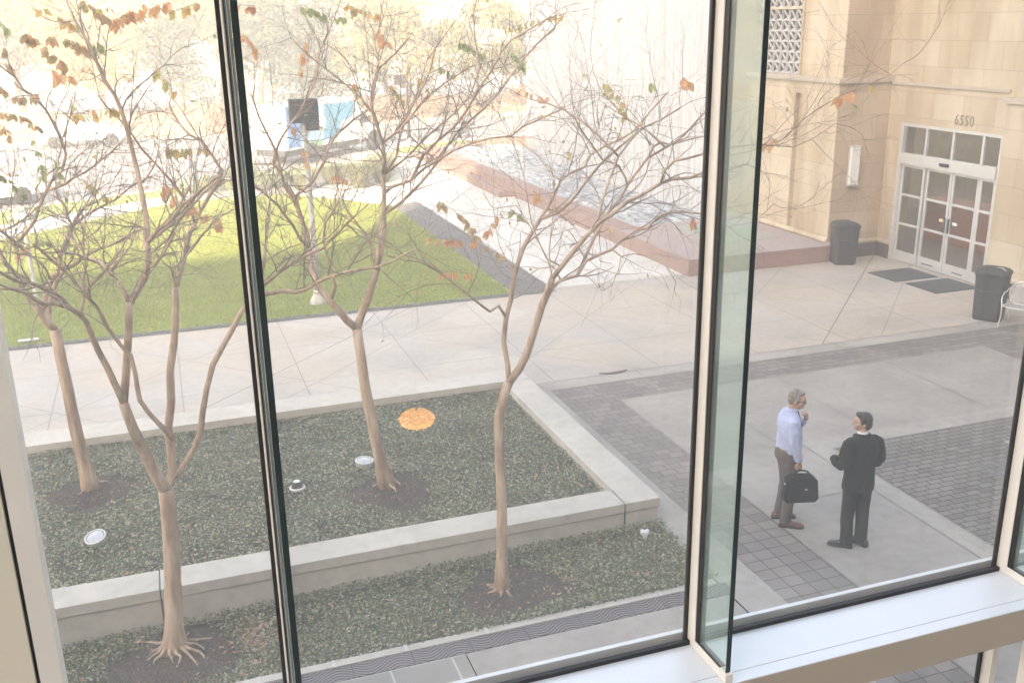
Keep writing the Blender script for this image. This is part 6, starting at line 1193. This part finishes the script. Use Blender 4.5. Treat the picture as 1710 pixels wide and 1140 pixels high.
# ---- man in the pale blue shirt
p1 = empty('person', (6.80, 9.40, 0), R(-106), 'grey-haired man in glasses, light blue shirt and brown-grey trousers, hand raised to his collar', 'person', 'two men talking on the plaza')
SK1 = skin('ruddy_skin', (.52, .30, .22)); Mh1 = head_parts(R(-24), R(-8), 1.525, .045)
b = MB(); head(b, Mh1)
loft(b, [(0, 0, .90, .15, .11), (0, 0, 1.05, .145, .11), (0, .0, 1.25, .165, .11), (0, 0, 1.40, .16, .09), (0, .01, 1.48, .08, .06), (0, .02, 1.55, .058, .056)])
for s in (-1, 1): b.tube([(s * .09, 0, .95), (s * .10, .02, .5), (s * .115, 0, .10)], [.075, .048, .035], 12)
b.tube([(.17, -.01, 1.42), (.225, -.02, 1.15), (.215, .07, .90)], [.045, .038, .026], 12); hand(b, (.215, .07, .91), (-.02, .12, -1), (-1, .0, 0), 1, .75)
b.tube([(-.17, .0, 1.42), (-.235, .11, 1.17), (-.075, .235, 1.36)], [.045, .038, .026], 12); hand(b, (-.085, .225, 1.35), (.45, -.22, 1), (.3, -1, -.1), -1, .85)
fuse('body', b, .0062, SK1, p1, 4)
face_bits(p1, Mh1, 'grey')
b = MB(); ellip(b, (0, -.022, .147), (.083, .088, .092)); ellip(b, (0, -.045, .10), (.074, .062, .075)); ellip(b, (0, .03, .205), (.058, .052, .026)); [ellip(b, (s * .072, .012, .125), (.012, .025, .035)) for s in (-1, 1)]; xf(b, 0, Mh1)
t = NT('grey_hair'); t.set(.7); f = t.noise(60, 4, t.obj()); f2 = t.noise(9, 2, t.obj()); t.col(t.mix(.5, t.ramp(f, [(.3, (.13, .10, .08)), (.7, (.42, .38, .34))]), t.ramp(f2, [(.4, (.6, .5, .42)), (.6, (1, 1, 1))]), 'MULTIPLY')); t.bump(f, .6, .01)
fuse('hair', b, .007, t.m, p1, 3, .003, 60)
b = MB()
for s in (-1, 1): b.tube([(s * (.033 + .022 * math.cos(a)), .104 - .006 * abs(math.cos(a)), .112 + .015 * math.sin(a)) for a in [2 * math.pi * k / 14 for k in range(15)]], .0022, 5); b.tube([(s * .056, .097, .116), (s * .080, .05, .114), (s * .083, .0, .108)], .003, 5)
b.tube([(-.011, .106, .114), (.011, .106, .114)], .002, 5); xf(b, 0, Mh1); b.build('glasses', plain('dark_glasses_frame', (.03, .03, .035), .3), p1, True)
SH = cloth('pale_blue_cotton', (.50, .55, .76), 300, .5)
b = MB(); loft(b, [(0, .005, .955, .168, .128), (0, .01, 1.0, .186, .148), (0, .015, 1.08, .184, .15), (0, .005, 1.2, .19, .143), (0, -.012, 1.32, .205, .138), (0, -.014, 1.41, .188, .118), (0, -.004, 1.465, .13, .088), (0, .005, 1.505, .072, .068)])
b.tube([(.135, -.012, 1.425), (.19, -.015, 1.40), (.222, -.02, 1.29), (.236, -.02, 1.17), (.236, .02, 1.07), (.225, .055, .965), (.222, .062, .925)], [.062, .070, .066, .060, .056, .048, .041], 16)
b.tube([(-.135, -.01, 1.425), (-.19, .01, 1.40), (-.225, .07, 1.28), (-.235, .12, 1.18), (-.185, .165, 1.22), (-.12, .205, 1.30), (-.10, .218, 1.325)], [.062, .070, .064, .058, .054, .046, .041], 16)
fuse('shirt', b, .0095, SH, p1, 5, .011, 8.5, 3, (1, 1, .55))
b = MB(); loft(b, [(0, .008, 1.488, .084, .08), (0, .014, 1.505, .082, .078), (0, .020, 1.532, .070, .068)], 20); b.build('collar', SH, p1, True, bevel=.004)
b = MB(); b.poly([(-.014, .085, 1.485), (.008, .085, 1.485), (.016, .137, 1.30), (.018, .155, 1.12), (-.004, .16, 1.05), (-.034, .157, 1.12), (-.03, .139, 1.30)]); v = b.v; n = len(v); b.v = v + [(x, y + .008, z) for x, y, z in v]; b.f = [tuple(range(n - 1, -1, -1)), tuple(range(n, 2 * n))] + [(i, (i + 1) % n, n + (i + 1) % n, n + i) for i in range(n)]
b.build('tie', cloth('dark_red_tie_silk', (.10, .03, .05)), p1)
TR = cloth('brown_grey_trouser_wool', (.135, .11, .095), 250, .4)
b = MB(); loft(b, [(0, -.005, .84, .165, .125), (0, -.01, .90, .182, .142), (0, .0, .98, .180, .142), (0, .005, 1.035, .176, .138)])
for s, ky in ((1, .035), (-1, .03)): b.tube([(s * .088, -.008, .93), (s * .095, .005, .80), (s * .102, .02, .62), (s * .108, ky, .48), (s * .115, .01, .28), (s * .12, -.012, .12), (s * .12, -.008, .045)], [.098, .094, .079, .070, .066, .064, .066], 18)
fuse('trousers', b, .0095, TR, p1, 5, .010, 7, 5, (1, 1, .6))
b = MB(); loft(b, [(0, .006, 1.008, .1815, .1435), (0, .006, 1.034, .180, .1425)], 28); b.build('belt', plain('tan_belt_leather', (.22, .13, .07), .5), p1)
BR = plain('brown_shoe_leather', (.17, .075, .045), .35, 0, .2, 20)
shoe(p1, (.12, .02, 0), R(-16), BR); shoe(p1, (-.12, -.0, 0), R(-6), BR)
# ---- briefcase in his right hand
bg_ = empty('laptop_bag', (6.80, 9.40, 0), R(-106), 'bulky black fabric laptop bag hanging from the right hand of the man in blue', 'bag')
BK = cloth('black_ballistic_nylon', (.014, .012, .0115), 200, .3)
cx, cy, z0 = .235, .105, .405
def bagprof(w0, w1, h, k=0): return [(-w0 + .04, 0), (w0 - .04, 0), (w0, .05), (w1, h - .05), (w1 - .06, h), (-w1 + .06, h), (-w1, h - .05), (-w0, .05)]
b = MB(); b.profile([(cy + y, z0 + z) for y, z in bagprof(.215, .185, .34)], cx - .075, cx + .065, 'x'); b.build('body', BK, bg_, True, bevel=.022, seg=3)
b = MB(); b.profile([(cy + y * .82, z0 + .03 + z * .70) for y, z in bagprof(.21, .185, .34)], cx + .060, cx + .098, 'x'); b.build('front_pocket', BK, bg_, True, bevel=.015, seg=3)
b = MB(); b.profile([(cy + y * .80, z0 + .165 + z * .33) for y, z in bagprof(.20, .20, .34)], cx + .094, cx + .104, 'x'); b.build('pocket_flap', BK, bg_, bevel=.008)
b = MB(); b.tube(curve2([(cx, cy - .08, z0 + .335), (cx, cy - .07, z0 + .385), (cx, cy, z0 + .405), (cx, cy + .07, z0 + .385), (cx, cy + .08, z0 + .335)], 5), .011, 8); b.build('handle', BK, bg_, True)
b = MB(); ellip(b, (cx + .107, cy + .03, z0 + .20), (.004, .02, .012), n=10, m=6); b.build('badge', plain('red_metal_badge', (.45, .30, .28), .3), bg_)
b = MB(); b.tube([(cx + .01 + .014 * math.cos(a), cy - .20, z0 + .24 + .014 * math.sin(a)) for a in [2 * math.pi * k / 10 for k in range(11)]], .004, 5); b.build('strap_ring', M['alu'], bg_)
b = MB(); b.tube(curve2([(cx + .02, cy - .205, z0 + .23), (cx + .05, cy - .21, z0 + .14), (cx + .05, cy - .20, z0 + .06), (cx + .02, cy - .20, z0 + .02)], 4), .008, 6); b.build('side_strap', BK, bg_, True)
# ---- man in the black suit
p2 = empty('person', (7.24, 8.62, 0), R(-4), 'dark-haired man in a black suit seen from behind, his face turned to the other man', 'person', 'two men talking on the plaza'); p2.scale = (.955, .955, .955)
SK2 = skin('olive_skin', (.55, .34, .25)); Mh2 = head_parts(R(62), R(2), 1.525, .03)
b = MB(); head(b, Mh2)
loft(b, [(0, 0, .90, .15, .11), (0, 0, 1.05, .14, .10), (0, .0, 1.25, .165, .11), (0, 0, 1.40, .16, .09), (0, .01, 1.48, .08, .06), (0, .015, 1.55, .056, .056)])
for s in (-1, 1): b.tube([(s * .09, 0, .95), (s * .10, .02, .5), (s * .11, 0, .10)], [.075, .048, .035], 12)
b.tube([(.17, -.01, 1.42), (.25, -.04, 1.14), (.13, .21, 1.11)], [.045, .038, .026], 12); hand(b, (.13, .21, 1.11), (-1, .55, .1), (0, -.2, -1), 1, .5)
b.tube([(-.17, .0, 1.42), (-.26, -.02, 1.14), (-.22, .23, 1.12)], [.045, .038, .026], 12); hand(b, (-.22, .23, 1.12), (.9, .5, .05), (.3, -.6, -.6), -1, .8)
fuse('body', b, .0062, SK2, p2, 4)
face_bits(p2, Mh2, 'dark')
b = MB(); ellip(b, (0, -.018, .150), (.086, .092, .094)); ellip(b, (0, -.05, .095), (.076, .062, .078)); ellip(b, (0, .045, .205), (.060, .050, .030)); [ellip(b, (s * .076, .012, .128), (.012, .024, .036)) for s in (-1, 1)]; xf(b, 0, Mh2)
t = NT('dark_brown_hair'); t.set(.5); f = t.noise(70, 4, t.obj()); t.col(t.ramp(f, [(.3, (.018, .013, .011)), (.7, (.06, .042, .034))])); t.bump(f, .6, .01)
fuse('hair', b, .007, t.m, p2, 3, .003, 60)
ST = cloth('black_suit_wool', (.011, .0098, .0095), 260, .35)
b = MB(); loft(b, [(0, .0, .77, .205, .148), (0, -.002, .85, .208, .153), (0, -.002, .95, .198, .148), (0, .0, 1.08, .198, .142), (0, -.008, 1.2, .206, .144), (0, -.016, 1.32, .215, .14), (0, -.018, 1.40, .205, .122), (0, -.012, 1.445, .168, .104), (0, -.008, 1.475, .125, .088), (0, .0, 1.505, .080, .074)], 30)
b.tube([(.135, -.015, 1.425), (.196, -.018, 1.385), (.228, -.03, 1.29), (.240, -.045, 1.16), (.238, -.01, 1.10), (.205, .11, 1.10), (.14, .20, 1.11)], [.066, .077, .073, .068, .068, .059, .052], 18)
b.tube([(-.135, -.015, 1.425), (-.196, -.016, 1.385), (-.232, -.022, 1.29), (-.246, -.03, 1.16), (-.25, .02, 1.11), (-.25, .13, 1.11), (-.225, .22, 1.12)], [.066, .077, .073, .068, .068, .060, .053], 18)
fuse('jacket', b, .0095, ST, p2, 4, .009, 7, 9, (1, 1, .5))
b = MB(); b.tube(curve2([(-.075, .075, 1.46), (-.082, .01, 1.492), (-.05, -.062, 1.502), (0, -.078, 1.503), (.05, -.062, 1.502), (.082, .01, 1.492), (.075, .075, 1.46)], 4), .014, 8); b.build('jacket_collar', ST, p2, True)
b = MB(); b.box((-.0025, -.162, .765), (.0025, -.140, 1.0)); b.build('vent_seam', M['gasket'], p2)
b = MB(); loft(b, [(0, .008, 1.492, .073, .07), (0, .01, 1.52, .068, .066), (0, .013, 1.535, .064, .062)], 22); b.build('shirt_collar', cloth('white_shirt_cotton', (.78, .78, .78)), p2, True, bevel=.003)
b = MB(); loft(b, [(0, -.005, .78, .165, .125), (0, .0, .92, .165, .13), (0, .0, 1.0, .155, .12)])
for s in (-1, 1): b.tube([(s * .086, -.004, .90), (s * .094, .0, .75), (s * .098, .01, .55), (s * .102, .0, .35), (s * .104, -.01, .15), (s * .105, -.004, .042)], [.098, .094, .084, .079, .076, .080], 18)
fuse('trousers', b, .0095, ST, p2, 4, .008, 7, 2, (1, 1, .6))
BS = plain('black_polished_leather', (.02, .021, .028), .22, 0, .2, 20)
shoe(p2, (-.125, -.01, 0), R(52), BS); shoe(p2, (.105, -.01, 0), R(22), BS)
# ---- far pedestrian on the path beyond the street bend
p3 = empty('person', (27.0, 75.6, 0), R(80), 'tiny far pedestrian in a pale top and dark trousers beyond the street bend', 'person')
b = MB(); ellip(b, (0, .01, 1.68), (.085, .10, .125)); b.tube([(0, 0, 1.45), (0, 0, 1.6)], .06, 10); loft(b, [(0, 0, .85, .16, .12), (0, 0, 1.0, .15, .12), (0, 0, 1.3, .19, .13), (0, 0, 1.47, .12, .09)])
for s in (-1, 1): b.tube([(s * .09, 0, .9), (s * .1, s * .16, .5), (s * .1, s * .22 - .04, .05)], [.09, .065, .04], 12); b.tube([(s * .18, 0, 1.42), (s * .24, -s * .1, 1.15), (s * .22, -s * .18 + .08, .92)], [.05, .042, .035], 10)
fuse('body', b, .016, skin('tan_skin', (.45, .28, .2)), p3, 3)
b = MB(); loft(b, [(0, 0, .95, .175, .135), (0, 0, 1.1, .17, .14), (0, 0, 1.3, .205, .145), (0, 0, 1.45, .16, .11), (0, 0, 1.52, .08, .075)])
for s in (-1, 1): b.tube([(s * .15, 0, 1.42), (s * .215, -s * .03, 1.32), (s * .245, -s * .1, 1.13)], [.07, .066, .058], 12)
fuse('shirt', b, .018, cloth('white_cotton', (.7, .7, .72)), p3, 3)
b = MB(); loft(b, [(0, 0, .82, .17, .13), (0, 0, 1.0, .17, .135)])
for s in (-1, 1): b.tube([(s * .09, 0, .9), (s * .1, s * .16, .5), (s * .1, s * .21 - .04, .12)], [.105, .082, .07], 12)
fuse('trousers', b, .018, cloth('dark_denim', (.04, .045, .06)), p3, 3)
# haze volume added to whiten the distance in place of glare, built last
hz = MB().box((-120, -40, -1.2), (140, 130, 26)).build('haze', None); tag(hz, kind='stuff')
hm = bpy.data.materials.new('glare_haze'); hm.use_nodes = True; hm.node_tree.nodes.clear()
pv = hm.node_tree.nodes.new('ShaderNodeVolumePrincipled'); pv.inputs['Density'].default_value = HAZE; pv.inputs['Color'].default_value = (1, .985, .96, 1); pv.inputs['Anisotropy'].default_value = 0.0
ho = hm.node_tree.nodes.new('ShaderNodeOutputMaterial'); hm.node_tree.links.new(pv.outputs[0], ho.inputs['Volume']); hz.data.materials.append(hm)
